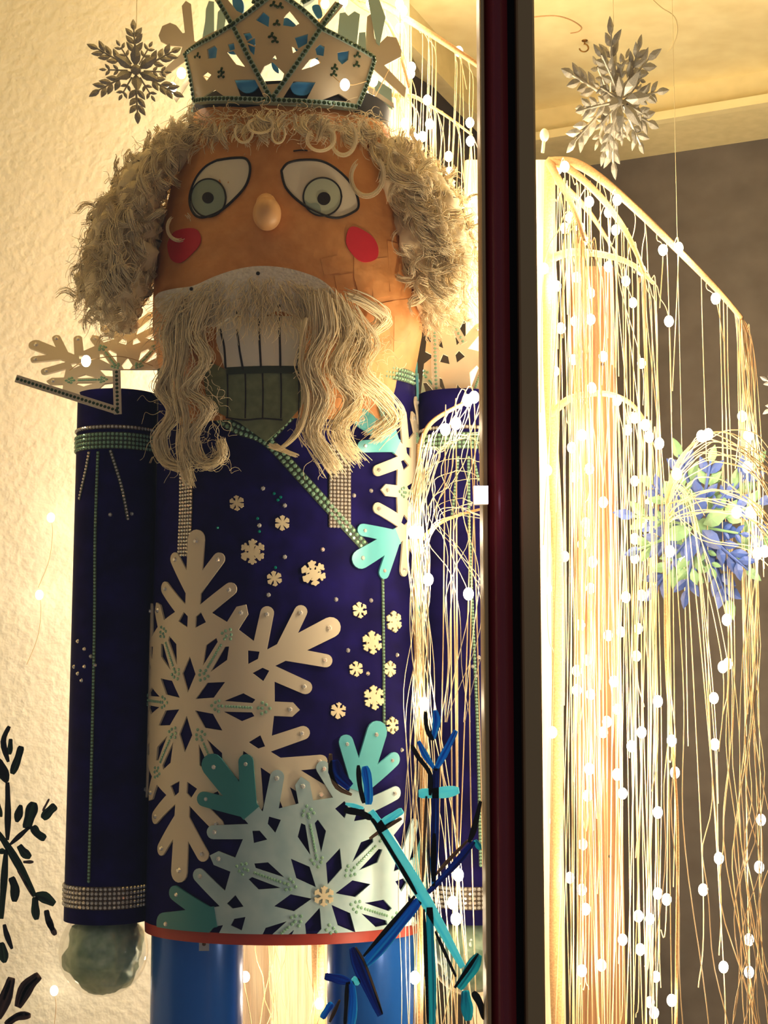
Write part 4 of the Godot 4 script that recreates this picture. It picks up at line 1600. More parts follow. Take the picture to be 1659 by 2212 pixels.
func tree_main() -> void:
	var base := at(1187, 350, 2.60)
	var t := thing("willow_light_tree", "big drooping twig tree of glowing wires and white lights right of the window post", "light tree", Vector3(base.x, FLOOR_Y, base.z))
	trunk(t, 1187, 350, 2.60, 0.012)
	var br := []
	br.append(branch(t, [[1187, 350, 2.60], [1240, 352, 2.56], [1300, 388, 2.52], [1380, 458, 2.48], [1460, 536, 2.45], [1545, 622, 2.42], [1602, 688, 2.40]], 0.0095, 0.004))
	br.append(branch(t, [[1187, 350, 2.60], [1225, 362, 2.55], [1285, 412, 2.50], [1338, 478, 2.46], [1372, 540, 2.44], [1392, 590, 2.42]], 0.008, 0.003))
	br.append(branch(t, [[1187, 350, 2.60], [1205, 385, 2.50], [1240, 450, 2.44], [1262, 520, 2.40]], 0.008, 0.003))
	br.append(branch(t, [[1187, 560, 2.60], [1235, 545, 2.56], [1310, 552, 2.50], [1370, 574, 2.47], [1412, 612, 2.44]], 0.008, 0.003))
	br.append(branch(t, [[1187, 380, 2.60], [1215, 400, 2.66], [1270, 455, 2.72], [1320, 530, 2.76]], 0.008, 0.003))
	br.append(branch(t, [[1187, 900, 2.60], [1230, 862, 2.56], [1300, 850, 2.52], [1360, 870, 2.50], [1400, 920, 2.48]], 0.007, 0.003))
	var b := Buf.new()
	b.ball(at(1176, 292, 2.60), Vector3(0.008, 0.012, 0.008), 10, 12)
	b.tube(PackedVector3Array([at(1172, 330, 2.60), at(1174, 310, 2.60), at(1177, 295, 2.60)]), 0.003, 0.003, 6)
	tag(part("cap", b, M.tooth, t), "small pale cap on top of the trunk")
	var lights := [[1205, 366], [1220, 360], [1273, 436], [1314, 459], [1333, 432], [1231, 470], [1254, 493], [1261, 520], [1432, 540], [1466, 535], [1220, 493], [1330, 497], [1386, 584], [1314, 576], [1175, 580],
		[1246, 599], [1203, 618], [1352, 607], [1276, 633], [1367, 654], [1546, 645], [1242, 694], [1276, 690], [1212, 709], [1445, 694], [1239, 777], [1303, 770], [1386, 785], [1199, 802], [1278, 838], [1193, 868], [1333, 865], [1371, 903], [1394, 918], [1356, 929], [1257, 940], [1402, 944], [1424, 958], [1235, 967], [1182, 1016], [1273, 1013], [1242, 1031], [1371, 1039], [1603, 899], [1303, 1085], [1402, 1088], [1265, 1130], [1390, 1130],
		[1269, 1149], [1257, 1176], [1371, 1164], [1280, 1214], [1220, 1202], [1371, 1206], [1447, 1191], [1477, 1204], [1182, 1271], [1276, 1271], [1352, 1290], [1386, 1286], [1254, 1350], [1314, 1373], [1341, 1365], [1379, 1358], [1375, 1417], [1269, 1426], [1246, 1449], [1326, 1472], [1246, 1491], [1276, 1500], [1421, 1515], [1333, 1532], [1542, 1508], [1311, 1559], [1303, 1582], [1386, 1582], [1451, 1600], [1364, 1612], [1193, 1582], [1544, 1608], [1273, 1661], [1333, 1673], [1458, 1669], [1570, 1339], [1572, 1434], [1561, 1441],
		[1345, 1714], [1269, 1719], [1421, 1755], [1259, 1824], [1231, 1896], [1257, 1922], [1553, 1854], [1644, 1771], [1640, 1873], [1519, 1922], [1421, 1930], [1440, 1943], [1265, 1964], [1379, 1979], [1404, 1985], [1345, 2030], [1383, 2051], [1299, 2085], [1257, 2097], [1417, 2110], [1618, 2030], [1563, 2089], [1618, 2100], [1404, 2165], [1451, 2161], [1413, 2188], [1197, 1774]]
	for p in lights:
		var depth: float = 2.40 + 0.26 * rng.randf() if p[0] < 1420 else 2.34 + 0.14 * rng.randf()
		var w := at(p[0], p[1], depth)
		var from := pick(br, p[0], p[1], depth)
		if p[0] > 1430 and p[1] > 1150:
			from = br[0][-1] if p[0] > 1600 else at(1441 + rng.randf_range(-5, 12), 1040, 2.395)
		var drift := rng.randf_range(-14, 18)
		hang(t, from, p[0] + drift, minf(2250, p[1] + rng.randf_range(30, 420)), depth + rng.randf_range(-0.03, 0.03), [w], [w], clampf((from.y - w.y) * 0.25, 0.002, 0.06), (w.x - from.x) * 0.5)
	# strands without a light: the dense curtain, then the sparse outer ones
	for i in 48:
		var path: PackedVector3Array = br[rng.randi_range(1, 5)]
		var from: Vector3 = path[rng.randi_range(6, path.size() - 1)]
		var px := 829.5 + (from.x / -from.z) * FOCAL
		hang(t, from, px + rng.randf_range(-28, 48), 2250, -from.z + rng.randf_range(-0.04, 0.04), [], [], rng.randf_range(0.03, 0.10), rng.randf_range(0.0, 0.025))
	for i in 14:
		var path: PackedVector3Array = br[0]
		var k := rng.randi_range(14, path.size() - 1)
		if rng.randf() < 0.75:
			k = path.size() - 1 - rng.randi_range(0, 4)
		var from: Vector3 = path[k]
		var px := 829.5 + (from.x / -from.z) * FOCAL
		hang(t, from, px + rng.randf_range(-40, 50), rng.randf_range(950, 1600), -from.z + rng.randf_range(-0.05, 0.05), [], [], rng.randf_range(0.04, 0.14), rng.randf_range(0.0, 0.03))
	for i in 12:
		var a := Vector2(rng.randf_range(1430, 1640), rng.randf_range(1250, 1700))
		strand(t, [pick(br, a.x, a.y, 2.42), at(a.x, a.y, 2.40), at(a.x + rng.randf_range(-30, 30), lerpf(a.y, 2230, 0.5), 2.36), at(a.x + rng.randf_range(-110, 90), 2240, 2.36)])
	for i in 7:                                   # loose coils that cross the lower right
		var x := rng.randf_range(1590, 1665)
		strand(t, [br[0][-1], at(rng.randf_range(1615, 1640), 980, 2.36), at(x, rng.randf_range(1600, 1700), 2.34), at(x - rng.randf_range(-10, 24), 1950, 2.33), at(x - rng.randf_range(-40, 60), 2240, 2.33)], 0.0009, 0.01)


func tree_behind() -> void:
	var base := at(700, -60, 2.68)
	var t := thing("willow_light_tree", "drooping tree of fine wires and white lights standing behind the crowned figure", "light tree", Vector3(base.x, FLOOR_Y, base.z))
	trunk(t, 700, -60, 2.68, 0.012)
	var br := []
	br.append(branch(t, [[700, -60, 2.68], [760, -14, 2.66], [830, 12, 2.64], [880, 42, 2.62], [960, 92, 2.60], [1042, 148, 2.58], [1090, 190, 2.58]], 0.0085, 0.004))
	br.append(branch(t, [[700, 150, 2.68], [780, 185, 2.66], [850, 205, 2.64], [890, 207, 2.62], [925, 226, 2.60], [972, 256, 2.60], [1020, 292, 2.60]], 0.005, 0.002))
	br.append(branch(t, [[700, -60, 2.68], [770, 5, 2.66], [838, 50, 2.62], [868, 130, 2.60], [884, 190, 2.58]], 0.005, 0.002))
	br.append(branch(t, [[700, -40, 2.68], [640, -50, 2.66], [560, 60, 2.66], [520, 200, 2.66]], 0.006, 0.003))
	br.append(branch(t, [[700, 400, 2.68], [560, 330, 2.66], [470, 420, 2.66], [440, 560, 2.66]], 0.006, 0.003))
	for p in [[702, 8], [742, 4], [800, 8], [863, 9], [871, 23], [863, 61], [991, 111], [889, 145], [887, 159], [923, 216], [875, 266], [928, 268], [1015, 265], [895, 298], [913, 295], [1016, 305], [969, 338], [971, 372], [1020, 427], [1034, 478]]:
		var depth: float = 2.58 + 0.04 * rng.randf()
		var w := at(p[0], p[1], depth)
		var from := pick(br, p[0], p[1], depth)
		hang(t, from, p[0] + rng.randf_range(-10, 20), p[1] + rng.randf_range(60, 300), depth, [w], [w], clampf((from.y - w.y) * 0.25, 0.002, 0.05), (w.x - from.x) * 0.5)
	for i in 44:
		var path: PackedVector3Array = br[[0, 0, 1, 1, 2][i % 5]]
		var from: Vector3 = path[rng.randi_range(path.size() / 3, path.size() - 1)]
		var px := 829.5 + (from.x / -from.z) * FOCAL
		hang(t, from, px + rng.randf_range(-20, 30), rng.randf_range(520, 640), 2.58, [], [], rng.randf_range(0.03, 0.08), rng.randf_range(0, 0.03))
	# the strands that hang down behind the coat and show again between the legs
	for i in 40:
		var px := rng.randf_range(370, 860)
		var py := rng.randf_range(560, 1900)
		var depth := rng.randf_range(2.64, 2.74)
		var w := at(px, py, depth)
		var from := pick(br, px, minf(py, 500), depth)
		hang(t, from, px + rng.randf_range(-20, 20), minf(2250, py + 200), depth, [w], [w], 0.05, (w.x - from.x) * 0.3)
	for p in [[530, 2110], [690, 2168], [735, 2110], [600, 2260]]:
		var w := at(p[0], p[1], 2.66)
		var s := strand(t, [at(p[0] - 20, 1700, 2.66), at(p[0] - 12, 1950, 2.66), w, at(p[0] + rng.randf_range(-30, 30), 2250, 2.66)])
		led(s, t, w)
	for i in 9:
		var x := rng.randf_range(515, 720)
		strand(t, [at(x + rng.randf_range(-40, 40), 1800, 2.68), at(x, 2050, 2.68), at(x + rng.randf_range(-50, 50), 2240, 2.68)], 0.0008)


func fountain_front() -> void:
	var base := at(905, 960, 2.27)
	var t := thing("wire_light_spray", "spray of fine glowing wires and white lights standing in front of the figure's right sleeve", "light spray", Vector3(base.x, FLOOR_Y, -2.27))
	trunk(t, 905, 960, 2.27, 0.0055)
	var br := []
	br.append(branch(t, [[905, 965, 2.27], [930, 915, 2.26], [985, 880, 2.24], [1040, 862, 2.22], [1085, 880, 2.2]], 0.004, 0.002))
	br.append(branch(t, [[905, 1170, 2.27], [950, 1130, 2.25], [1000, 1110, 2.23], [1060, 1095, 2.2]], 0.0035, 0.0015))
	for p in [[1010, 865], [1024, 858], [985, 915], [962, 928], [893, 1150], [905, 1150], [925, 1252], [1012, 1283], [916, 1520], [990, 1890], [985, 1985], [978, 1950], [896, 2112]]:
		var w := at(p[0], p[1], 2.22)
		var from := pick(br, p[0], p[1], 2.22)
		hang(t, from, p[0] + rng.randf_range(-40, 40), 2250, 2.24, [w], [w], clampf((from.y - w.y) * 0.25, 0.002, 0.05), (w.x - from.x) * 0.5)
	for i in 22:
		var x0 := rng.randf_range(890, 925)
		var fan := rng.randf_range(-1, 1)
		strand(t, [at(x0 + 20, rng.randf_range(930, 1000), 2.25), at(x0 - 4, 1080, 2.24), at(x0 - 2 + fan * 6, 1300, 2.24), at(908 + fan * 38, 1560, 2.24), at(925 + fan * 75, 1900, 2.24), at(940 + fan * 95, 2240, 2.24)], 0.0006, 0.006, 8, M.wire_pale)
	for i in 12:                                   # arcs that leap to the right
		var y := rng.randf_range(960, 1140)
		var rise := rng.randf_range(30, 130)
		strand(t, [at(908 + rng.randf_range(-6, 30), y + rng.randf_range(40, 120), 2.26), at(945, y, 2.23), at(1000, y - rise * 0.4, 2.21), at(1050, y - rise * 0.35 + rng.randf_range(-30, 40), 2.19), at(1100, y + rng.randf_range(-60, 60), 2.18)], 0.0006, 0.006, 8, M.wire_pale)
	for i in 10:
		var x := rng.randf_range(960, 1050)
		strand(t, [pick(br, x, 925, 2.22), at(x - rng.randf_range(10, 60), 990, 2.22), at(x - rng.randf_range(-10, 80), 1130, 2.22), at(x - rng.randf_range(-40, 60), 1290, 2.22), at(x + rng.randf_range(-60, 20), 1560, 2.22)], 0.0006, 0.006, 8, M.wire_pale)


func fountain_right() -> void:
	var base := at(1440, 1090, 2.40)
	var t := thing("wire_light_spray", "small spray of arching wires and white lights beside the blue-green snowflake", "light spray", Vector3(base.x, FLOOR_Y, -2.40))
	trunk(t, 1440, 1085, 2.40, 0.0028)
	var br := [branch(t, [[1440, 1085, 2.40], [1452, 1030, 2.38], [1470, 990, 2.36], [1500, 955, 2.34]], 0.0045, 0.002)]
	for i in 20:
		var y := rng.randf_range(0, 1)
		var peak := lerpf(915, 1110, y) + rng.randf_range(-10, 10)
		var s := strand(t, [at(1440 + rng.randf_range(-4, 8), 1090 + 40 * y, 2.40), at(1470, lerpf(985, 1120, y), 2.37), at(1545 + rng.randf_range(-20, 20), peak, 2.34), at(1640, peak + rng.randf_range(10, 70), 2.32), at(1720, peak + rng.randf_range(80, 240), 2.31)], 0.0009, 0.004)
		if i == 0:
			for p in [[1515, 942], [1530, 938], [1616, 942]]:
				led(s, t, at(p[0], p[1], 2.34))
	for p in [[1462, 1024], [1614, 1009], [1621, 1107], [1591, 1107], [1652, 1191], [1636, 1196]]:
		var w := at(p[0], p[1], 2.33)
		var s := strand(t, [at(1440, 1090, 2.40), at(lerpf(1440, p[0], 0.4), p[1] - 30, 2.36), w, at(p[0] + 60, p[1] + 90, 2.33)])
		led(s, t, w)


# ------------------------------------------------------------------ hanging ornaments

func make_leaf() -> ArrayMesh:                        # a pointed leaf along +y, one unit long, with a raised rib
	var b := Buf.new()
	var rimp := [Vector3(0, 0, 0), Vector3(0.17, 0.28, 0), Vector3(0.20, 0.52, 0), Vector3(0.11, 0.8, 0), Vector3(0, 1, 0), Vector3(-0.11, 0.8, 0), Vector3(-0.20, 0.52, 0), Vector3(-0.17, 0.28, 0)]
	for s in [-1.0, 1.0]:
		var mid := Vector3(0, 0.45, 0.10 * s)
		for i in 8:
			b.tri(mid, rimp[i], rimp[(i + 1) % 8], Vector3(0, 0, s))
	return b.mesh()


func ornament(called: String, label: String, where: Vector3, radius: float, turn: Basis, mats: Array, hang_from := 0.0, layers := 1, group := "") -> void:
	var o := thing(called, label, "ornament", where, group)
	var b := Buf.new()
	b.ball(where + turn * Vector3(0, 0, 0.05) * radius, Vector3.ONE * radius * 0.10, 10, 14)
	part("centre_bead", b, mats[0], o)
	for lay in layers:
		var k := radius * (1.0 if lay == 0 else 0.85)
		var dz := 0.0 if lay == 0 else 0.16 * radius
		for i in 6:
			var spin := turn * Basis(Vector3(0, 0, 1), TAU * i / 6 + 0.52 * lay + 0.06)
			var lean := Basis(Vector3(1, 0, 0), 0.35)
			var m: Material = mats[(i + lay) % mats.size()]
			copy_of("petal", leaf_mesh, m, o, where + spin * Vector3(0, 0.07 * k, dz + 0.02 * k), (spin * lean).scaled_local(Vector3(0.50, 0.42, 0.5) * k))
			b = Buf.new()
			b.tube(PackedVector3Array([where + spin * Vector3(0, 0.1 * k, dz), where + spin * Vector3(0.006 * k, 0.5 * k, dz), where + spin * Vector3(0, 0.84 * k, dz)]), 0.026 * k, 0.016 * k, 5)
			var arm := part("arm", b, mats[(i + 1) % mats.size()], o)
			var list := [[0.78, 0.0, 0.26]]
			for e in [-1.0, 1.0]:
				for r in [0.36, 0.52, 0.66]:
					list.append([r, e * 0.62, 0.25])
			for f in list:
				copy_of("leaf", leaf_mesh, mats[(i + int(f[0] * 10)) % mats.size()], arm, where + spin * Vector3(0.012 * k * signf(f[1]), f[0] * k, dz), (spin * Basis(Vector3(0, 0, 1), -f[1]) * Basis(Vector3(1, 0, 0), rng.randf_range(-0.3, 0.3))).scaled_local(Vector3(1.15, 1, 1.0) * f[2] * k))
			var spin2 := turn * Basis(Vector3(0, 0, 1), TAU * (i + 0.5) / 6 + 0.52 * lay + 0.06)
			b = Buf.new()
			b.tube(PackedVector3Array([where + spin2 * Vector3(0, 0.15 * k, dz), where + spin2 * Vector3(0, 0.52 * k, dz)]), 0.02 * k, 0.015 * k, 5)
			var sprig := part("sprig", b, mats[(i + 2) % mats.size()], o)
			for f in [[0.54, 0.0], [0.48, -0.9], [0.48, 0.9], [0.32, -0.8], [0.32, 0.8]]:
				copy_of("leaf", leaf_mesh, mats[i % mats.size()], sprig, where + spin2 * Vector3(0, f[0] * k, dz), (spin2 * Basis(Vector3(0, 0, 1), -f[1])).scaled_local(Vector3(1.1, 1, 1) * 0.15 * k))
	if hang_from > 0.0:
		b = Buf.new()
		var top := where + turn * Vector3(0, 0.9 * radius, 0)
		b.tube(PackedVector3Array([top, Vector3(top.x, hang_from, top.z)]), 0.0005, 0.0005, 4)
		part("thread", b, M.cable, o)


func build_ornaments() -> void:
	ornament("snowflake_ornament", "silver glitter snowflake of small leaves hanging left of the crown", at(293, 153, 2.34), 0.083, Basis(Vector3(0, 0, 1), 0.0) * Basis(Vector3(0, 1, 0), 0.25), [M.silver], CEILING_Y, 1, "hanging leafy snowflakes")
	ornament("snowflake_ornament", "silver glitter snowflake hanging tilted under the ceiling, right of the window post", at(1322, 215, 2.46), 0.128, Basis(Vector3(0, 1, 0), 0.75) * Basis(Vector3(1, 0, 0), 0.35) * Basis(Vector3(0, 0, 1), 0.35), [M.silver], CEILING_Y, 2, "hanging leafy snowflakes")
	ornament("snowflake_ornament", "blue and green snowflake of small leaves hanging among the wires", at(1520, 1140, 2.44), 0.150, Basis(Vector3(0, 1, 0), -0.55) * Basis(Vector3(0, 0, 1), 0.25), [M.petal_green, M.petal_blue, M.petal_green, M.petal_blue, M.petal_blue], CEILING_Y, 2, "hanging leafy snowflakes")
	ornament("snowflake_ornament", "white snowflake whose leaf tips show at the right edge of the photo", at(1715, 850, 2.4), 0.058, Basis.IDENTITY, [M.white_glitter], CEILING_Y, 1, "hanging leafy snowflakes")


# ------------------------------------------------------------------ small things

func build_small_things() -> void:
	# a brass cup hook under the ceiling
	var p := on_ceiling(1263, 88)
	var h := thing("cup_hook", "small brass cup hook screwed into the ceiling above the silver snowflake", "hook", p)
	var b := Buf.new()
	var pts := PackedVector3Array([p, p + Vector3(0, -0.006, 0)])
	for i in 12:
		var a := PI * 0.5 - i * PI * 1.45 / 11
		pts.append(p + Vector3(-0.002 + 0.009 * cos(a) * 1.1, -0.016 + 0.009 * sin(a), 0))
	b.tube(pts, 0.0018, 0.0016, 6, Color.WHITE, true)
	part("hook_body", b, M.brass, h)
	b = Buf.new()
	b.ball(p, Vector3(0.007, 0.002, 0.007), 6, 12)
	part("flange", b, M.brass, h)
	# a brown wire end that curls under the ceiling
	var w := []
	for q in [[1140, 38], [1195, 34], [1230, 42], [1255, 58], [1250, 68], [1232, 72]]:
		w.append(on_ceiling(q[0], q[1]))
	b = Buf.new()
	b.tube(spline(w, 8), 0.0017, 0.0012, 5, Color.WHITE, true)
	tag(part("curled_wire", b, M.bark, self), "thin brown wire end curling along the ceiling near the window post", "wire")
	w = []
	for q in [[1380, -30], [1425, 14], [1455, 35], [1463, 65], [1455, 95], [1442, 112]]:
		w.append(on_ceiling(q[0], q[1]))
	b = Buf.new()
	b.tube(spline(w, 8), 0.0012, 0.0012, 5, Color.WHITE, true)
	tag(part("ceiling_cord", b, M.cable, self), "thin pale cord looping along the ceiling above the tilted silver snowflake", "cord")
	# a small white square that glows on the edge of the window post
	var c := at(1039, 1069, 1.70)
	var lit_square := thing("glowing_square", "small white square glowing at the left edge of the window post", "lit_square", c)
	b = Buf.new()
	b.box(c + Vector3(-0.0078, -0.0098, -0.004), c + Vector3(0.0078, 0.0098, 0.003))
	part("square_face", b, M.glow_white, lit_square)
	b = Buf.new()
	b.box(c + Vector3(-0.0082, -0.0102, -0.012), c + Vector3(0.0082, 0.0102, -0.0042))
	part("housing", b, M.fin, lit_square)
	var l := OmniLight3D.new()
	l.name = "square_light"
	l.light_color = Color(1.0, 0.75, 0.95)
	l.light_energy = 0.0006
	l.light_size = 0.01
	l.omni_range = 4
	l.omni_attenuation = 2.0
	l.shadow_enabled = true
	lit_square.add_child(l)
	l.position = Vector3(0, 0, 0.0)
	# three added bulbs on wires, standing in for reflections in the glass
	var where := [[110, 1118, "added bulb for a glass reflection, level with the figure's upper sleeve"], [85, 1285, "added bulb for a glass reflection nearest the left edge, below another"], [117, 2140, "added bulb for a glass reflection below the glass ball hand"]]
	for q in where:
		var s := thing("reflection_bulb", q[2], "lights", at(q[0], q[1], 2.905), "added bulbs for reflections in the glass")
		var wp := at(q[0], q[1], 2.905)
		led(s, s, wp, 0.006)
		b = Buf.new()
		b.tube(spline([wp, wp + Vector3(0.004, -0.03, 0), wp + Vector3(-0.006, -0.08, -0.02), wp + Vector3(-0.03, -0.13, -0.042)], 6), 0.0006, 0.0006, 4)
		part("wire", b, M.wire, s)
	# made-up cloth, rail and card in place of street reflections in the glass
	var q0 := at(1558, 1312, 3.9)
	var q1 := at(1700, 1424, 3.9)
	b = Buf.new()
	var wob := FastNoiseLite.new()
	wob.seed = 77
	wob.frequency = 9.0
	var nx := 30
	var ny := 24
	var grid := []
	for j in ny + 1:
		for i in nx + 1:
			var x := lerpf(q0.x, q1.x, float(i) / nx)
			var y := lerpf(q1.y, q0.y, float(j) / ny)
			var dz := 0.035 * wob.get_noise_2d(x, y * 0.6)
			grid.append(Vector3(x + 0.01 * wob.get_noise_2d(y * 2, 3), y, -3.9 + dz))
	for j in ny:
		for i in nx:
			var a := j * (nx + 1) + i
			b.quad(grid[a], grid[a + 1], grid[a + nx + 2], grid[a + nx + 1], Vector3(0, 0, 1))
			b.quad(grid[a] + Vector3(0, 0, -0.004), grid[a + 1] + Vector3(0, 0, -0.004), grid[a + nx + 2] + Vector3(0, 0, -0.004), grid[a + nx + 1] + Vector3(0, 0, -0.004), Vector3(0, 0, -1))
	var rail := thing("reflection_cloth", "made-up grey cloth standing in for a street reflection at the right edge", "cloth", Vector3((q0.x + q1.x) * 0.5, q1.y, -3.9))
	part("fabric", b, M.cloth, rail)
	b = Buf.new()
	b.box(Vector3(q0.x - 0.05, q0.y - 0.004, -3.915), Vector3(2.6, q0.y + 0.008, -3.903))
	part("rail", b, M.facade, rail)
	var sg := at(1640, 1480, 3.9)  # invented card for the blue part of the reflection
	var sign_board := thing("reflection_card", "made-up card of blue marks standing in for a street reflection below the cloth", "card", sg)
	b = Buf.new()
	b.box(sg + Vector3(-0.03, -0.045, -0.004), sg + Vector3(0.05, 0.045, 0))
	part("card", b, M.facade, sign_board)
	b = Buf.new()
	b.tube(PackedVector3Array([sg + Vector3(0, 0.045, -0.003), sg + Vector3(0.0, 0.12, -0.006)]), 0.0006, 0.0006, 4)
	part("thread", b, M.cable, sign_board)
	for i in 4:
		for j in 2:
			b = Buf.new()
			var e := sg + Vector3(-0.010 + 0.016 * j - 0.004 * (i % 2), 0.027 - 0.017 * i, 0)
			b.box(e + Vector3(-0.006, -0.004, -0.001), e + Vector3(0.006, 0.004, 0.0012))
			part("blue_mark", b, M.blue_mark, sign_board)


# ------------------------------------------------------------------ snowflakes painted on the glass

func stroke(o: Node3D, pts: Array, width: float, pal: Array, m: Material) -> void:
	# a raised stroke, for paint and for its dark reflection, on the inner face of the pane: streaks of its paints run along it
	var z := -GLASS_Z + 0.003
	var w := []
	for p in pts:
		w.append(at(p[0], p[1], z))
	var path := spline(w, maxi(3, 14 / w.size()))
	var cols := 7
	var b := Buf.new()
	var streak := []
	for c in cols + 1:
		streak.append(rng.randf())
	var n := path.size()
	var half := width * 0.5 * z / FOCAL
	var wob := rng.randf() * 10.0
	var rows := []
	for i in n:
		var t := float(i) / (n - 1)
		var d := (path[mini(i + 1, n - 1)] - path[maxi(i - 1, 0)])
		d.z = 0
		d = d.normalized()
		var s := Vector3(-d.y, d.x, 0)
		var taper := pow(maxf(sin(PI * clampf(0.06 + 0.88 * t, 0, 1)), 0.0), 0.35 if pts.size() > 2 or width < 16 else 0.6)
		var hw := half * taper * (1.0 + 0.12 * sin(wob + t * 9.0))
		var row := []
		for c in cols + 1:
			var k := lerpf(-1, 1, float(c) / cols)
			var mix_value := clampf(streak[c] * 0.75 + 0.25 * t + 0.18 * sin(wob + c * 2.3 + t * 5.0), 0, 0.999) * (pal.size() - 1)
			var col: Color = pal[int(mix_value)].lerp(pal[mini(int(mix_value) + 1, pal.size() - 1)], fposmod(mix_value, 1.0))
			var lift: float = 0.0014 * sqrt(maxf(0.0, 1.0 - k * k)) + 0.0002 + 0.0002 * streak[c]
			row.append([path[i] + s * (k * hw) + Vector3(0, 0, -lift), path[i] + s * (k * hw), col.srgb_to_linear()])
		rows.append(row)
	for i in n - 1:
		for c in cols:
			for side in 2:
				var out := Vector3(0, 0, -1) if side == 0 else Vector3(0, 0, 1)
				var ids := []
				for q in [rows[i][c], rows[i][c + 1], rows[i + 1][c + 1], rows[i + 1][c]]:
					ids.append(b.vert(q[side], out, q[2]))
				b.face(ids[0], ids[1], ids[2])
				b.face(ids[0], ids[2], ids[3])
	part("stroke_or_reflection", b, m, o)


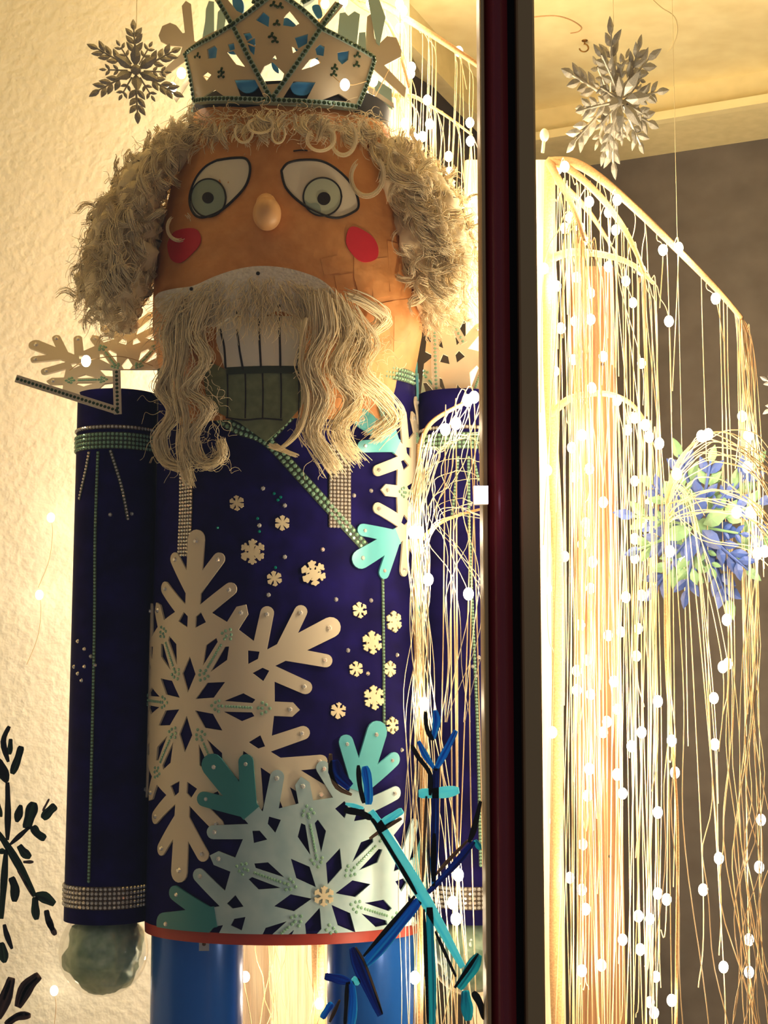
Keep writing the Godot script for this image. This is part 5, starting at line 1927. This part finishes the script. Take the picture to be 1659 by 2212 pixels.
func build_painted_flakes() -> void:
	var cyan := [Color(0.35, 0.85, 0.97), Color(0.62, 0.95, 1.0), Color(0.48, 0.90, 1.0)]
	var blue := [Color(0.03, 0.28, 0.68), Color(0.05, 0.55, 0.88), Color(0.30, 0.80, 0.96)]
	var navy := [Color(0.02, 0.06, 0.36), Color(0.03, 0.20, 0.60), Color(0.05, 0.45, 0.82)]
	var teal := [Color(0.04, 0.42, 0.58), Color(0.15, 0.72, 0.82), Color(0.32, 0.85, 0.90)]
	var brown := [Color(0.22, 0.17, 0.13), Color(0.45, 0.37, 0.29), Color(0.64, 0.56, 0.46)]  # painted doubles: the dark reflection of each stroke in the pane
	var black := [Color(0.02, 0.02, 0.04), Color(0.06, 0.06, 0.07), Color(0.16, 0.13, 0.10)]  # mostly the reflections beside the strokes, painted dark
	var o := thing("painted_snowflake", "blue and cyan snowflake with dark reflections painted in, on glass left of the window post", "painting", at(935, 1905, 1.783), "snowflakes painted on the glass")
	var L := [
		[[[921, 1720], [917, 1810], [913, 1905]], 7, brown], [[[916, 1964], [920, 2080], [924, 2210]], 8, black], [[[941, 1660], [940, 1760], [937, 1905]], 17, navy], [[[938, 1800], [936, 1860], [936, 1915]], 12, blue], [[[928, 1960], [930, 2090], [934, 2230]], 21, teal],
		[[[1024, 1818], [985, 1865], [925, 1928]], 15, navy], [[[1011, 1815], [975, 1852], [938, 1893]], 8, brown], [[[1038, 1731], [1024, 1790], [1013, 1820]], 12, black], [[[1026, 1815], [1038, 1835]], 12, teal],
		[[[905, 1945], [850, 2012], [788, 2086]], 26, blue], [[[896, 1936], [845, 1996], [785, 2066]], 9, black],
		[[[818, 1795], [858, 1860], [900, 1932]], 9, brown], [[[800, 1752], [830, 1800], [925, 1955], [1000, 2090]], 25, cyan], [[[940, 2012], [962, 2060], [985, 2110]], 7, black],
		[[[940, 1534], [943, 1560], [936, 1596]], 16, blue], [[[919, 1537], [922, 1574], [936, 1600]], 10, black],
		[[[904, 1601], [918, 1630], [938, 1660]], 13, blue], [[[985, 1578], [965, 1618], [940, 1664]], 15, blue], [[[889, 1609], [903, 1635], [929, 1672], [929, 1718]], 10, black], [[[904, 1714], [945, 1713], [992, 1707]], 24, cyan],
		[[[722, 1642], [728, 1672], [757, 1700]], 30, navy], [[[714, 1628], [714, 1665], [728, 1700], [760, 1717]], 10, brown], [[[774, 1653], [777, 1695], [786, 1735]], 11, black], [[[788, 1655], [795, 1695], [796, 1738]], 21, blue],
		[[[746, 1736], [786, 1746]], 9, cyan], [[[743, 1750], [775, 1755], [802, 1768]], 15, black], [[[802, 1768], [815, 1785], [822, 1800]], 10, teal], [[[870, 1750], [845, 1766], [815, 1788]], 18, cyan], [[[868, 1768], [838, 1784], [798, 1812]], 9, brown],
		[[[760, 2047], [778, 2096], [822, 2194]], 23, navy], [[[768, 2046], [792, 2090], [826, 2190]], 6, brown], [[[701, 2109], [726, 2114], [757, 2121]], 19, navy], [[[757, 2120], [763, 2165], [758, 2225]], 18, blue], [[[750, 2122], [748, 2165], [745, 2215]], 9, black], [[[717, 2166], [695, 2200]], 15, blue], [[[734, 2160], [712, 2208]], 8, brown], [[[762, 2112], [776, 2126]], 15, cyan],
		[[[1035, 2062], [1015, 2098], [990, 2135]], 27, teal], [[[1033, 2060], [1008, 2096], [982, 2134]], 8, black], [[[1005, 2140], [1008, 2170], [1012, 2205]], 24, teal], [[[1022, 2143], [1036, 2166], [1048, 2202]], 16, black]]
	for s in L:
		stroke(o, s[0], s[1], s[2], M.paint)
	var green := [Color(0.03, 0.06, 0.04), Color(0.10, 0.20, 0.10), Color(0.22, 0.34, 0.20)]
	var dark := [Color(0.03, 0.02, 0.03), Color(0.08, 0.06, 0.05), Color(0.16, 0.20, 0.13)]
	var umber := [Color(0.20, 0.13, 0.12), Color(0.42, 0.33, 0.28), Color(0.52, 0.42, 0.36)]
	o = thing("painted_snowflake", "dark green snowflake brushed on the glass, cut by the left edge of the photo", "painting", at(14, 1822, 1.783), "snowflakes painted on the glass")
	L = [
		[[[16, 1690], [17, 1750], [16, 1815]], 13, dark], [[[13, 1835], [8, 1910], [3, 1985]], 14, green], [[[20, 1569], [7, 1602], [18, 1646]], 12, dark], [[[23, 1596], [21, 1630]], 11, green], [[[46, 1612], [38, 1640], [26, 1672]], 17, green], [[[-4, 1640], [15, 1690]], 22, dark],
		[[[45, 1739], [36, 1776]], 17, green], [[[73, 1733], [66, 1758], [57, 1790]], 25, green], [[[120, 1740], [107, 1752], [92, 1769]], 20, green], [[[106, 1726], [92, 1752]], 5, umber], [[[71, 1784], [80, 1800], [98, 1812]], 18, green], [[[41, 1826], [52, 1842], [66, 1852]], 18, green], [[[50, 1862], [72, 1862]], 7, umber], [[[24, 1895], [32, 1918], [31, 1948]], 19, green],
		[[[-6, 1796], [18, 1831], [48, 1882], [76, 1936]], 16, green], [[[63, 1787], [44, 1804], [22, 1824]], 10, dark], [[[38, 1880], [55, 1908], [71, 1937]], 6, umber], [[[76, 1935], [95, 1938], [118, 1953]], 22, green], [[[76, 1938], [76, 1962], [79, 1987]], 17, green], [[[100, 1966], [104, 1985], [114, 2010]], 14, dark], [[[104, 1990], [120, 2020]], 12, umber], [[[9, 1997], [14, 2018], [26, 2050]], 11, dark], [[[3, 2036], [10, 2080]], 20, green], [[[-5, 1840], [10, 1838]], 12, green], [[[-3, 1735], [3, 1765]], 8, green]]
	for s in L:
		stroke(o, s[0], s[1], s[2], M.dark_paint)
	o = thing("painted_snowflake", "brown painted snowflake tips on the glass at the bottom left corner", "painting", at(30, 2160, 1.783), "snowflakes painted on the glass")
	L = [[[[25, 2112], [14, 2150], [-4, 2200]], 25, umber], [[[22, 2118], [8, 2160]], 7, dark], [[[85, 2107], [58, 2132], [38, 2176]], 28, umber], [[[80, 2112], [56, 2136], [42, 2170]], 6, dark], [[[12, 2214], [38, 2196], [66, 2194]], 17, umber], [[[16, 2208], [40, 2192], [64, 2192]], 6, dark]]
	for s in L:
		stroke(o, s[0], s[1], s[2], M.paint if s[2] == umber else M.dark_paint)
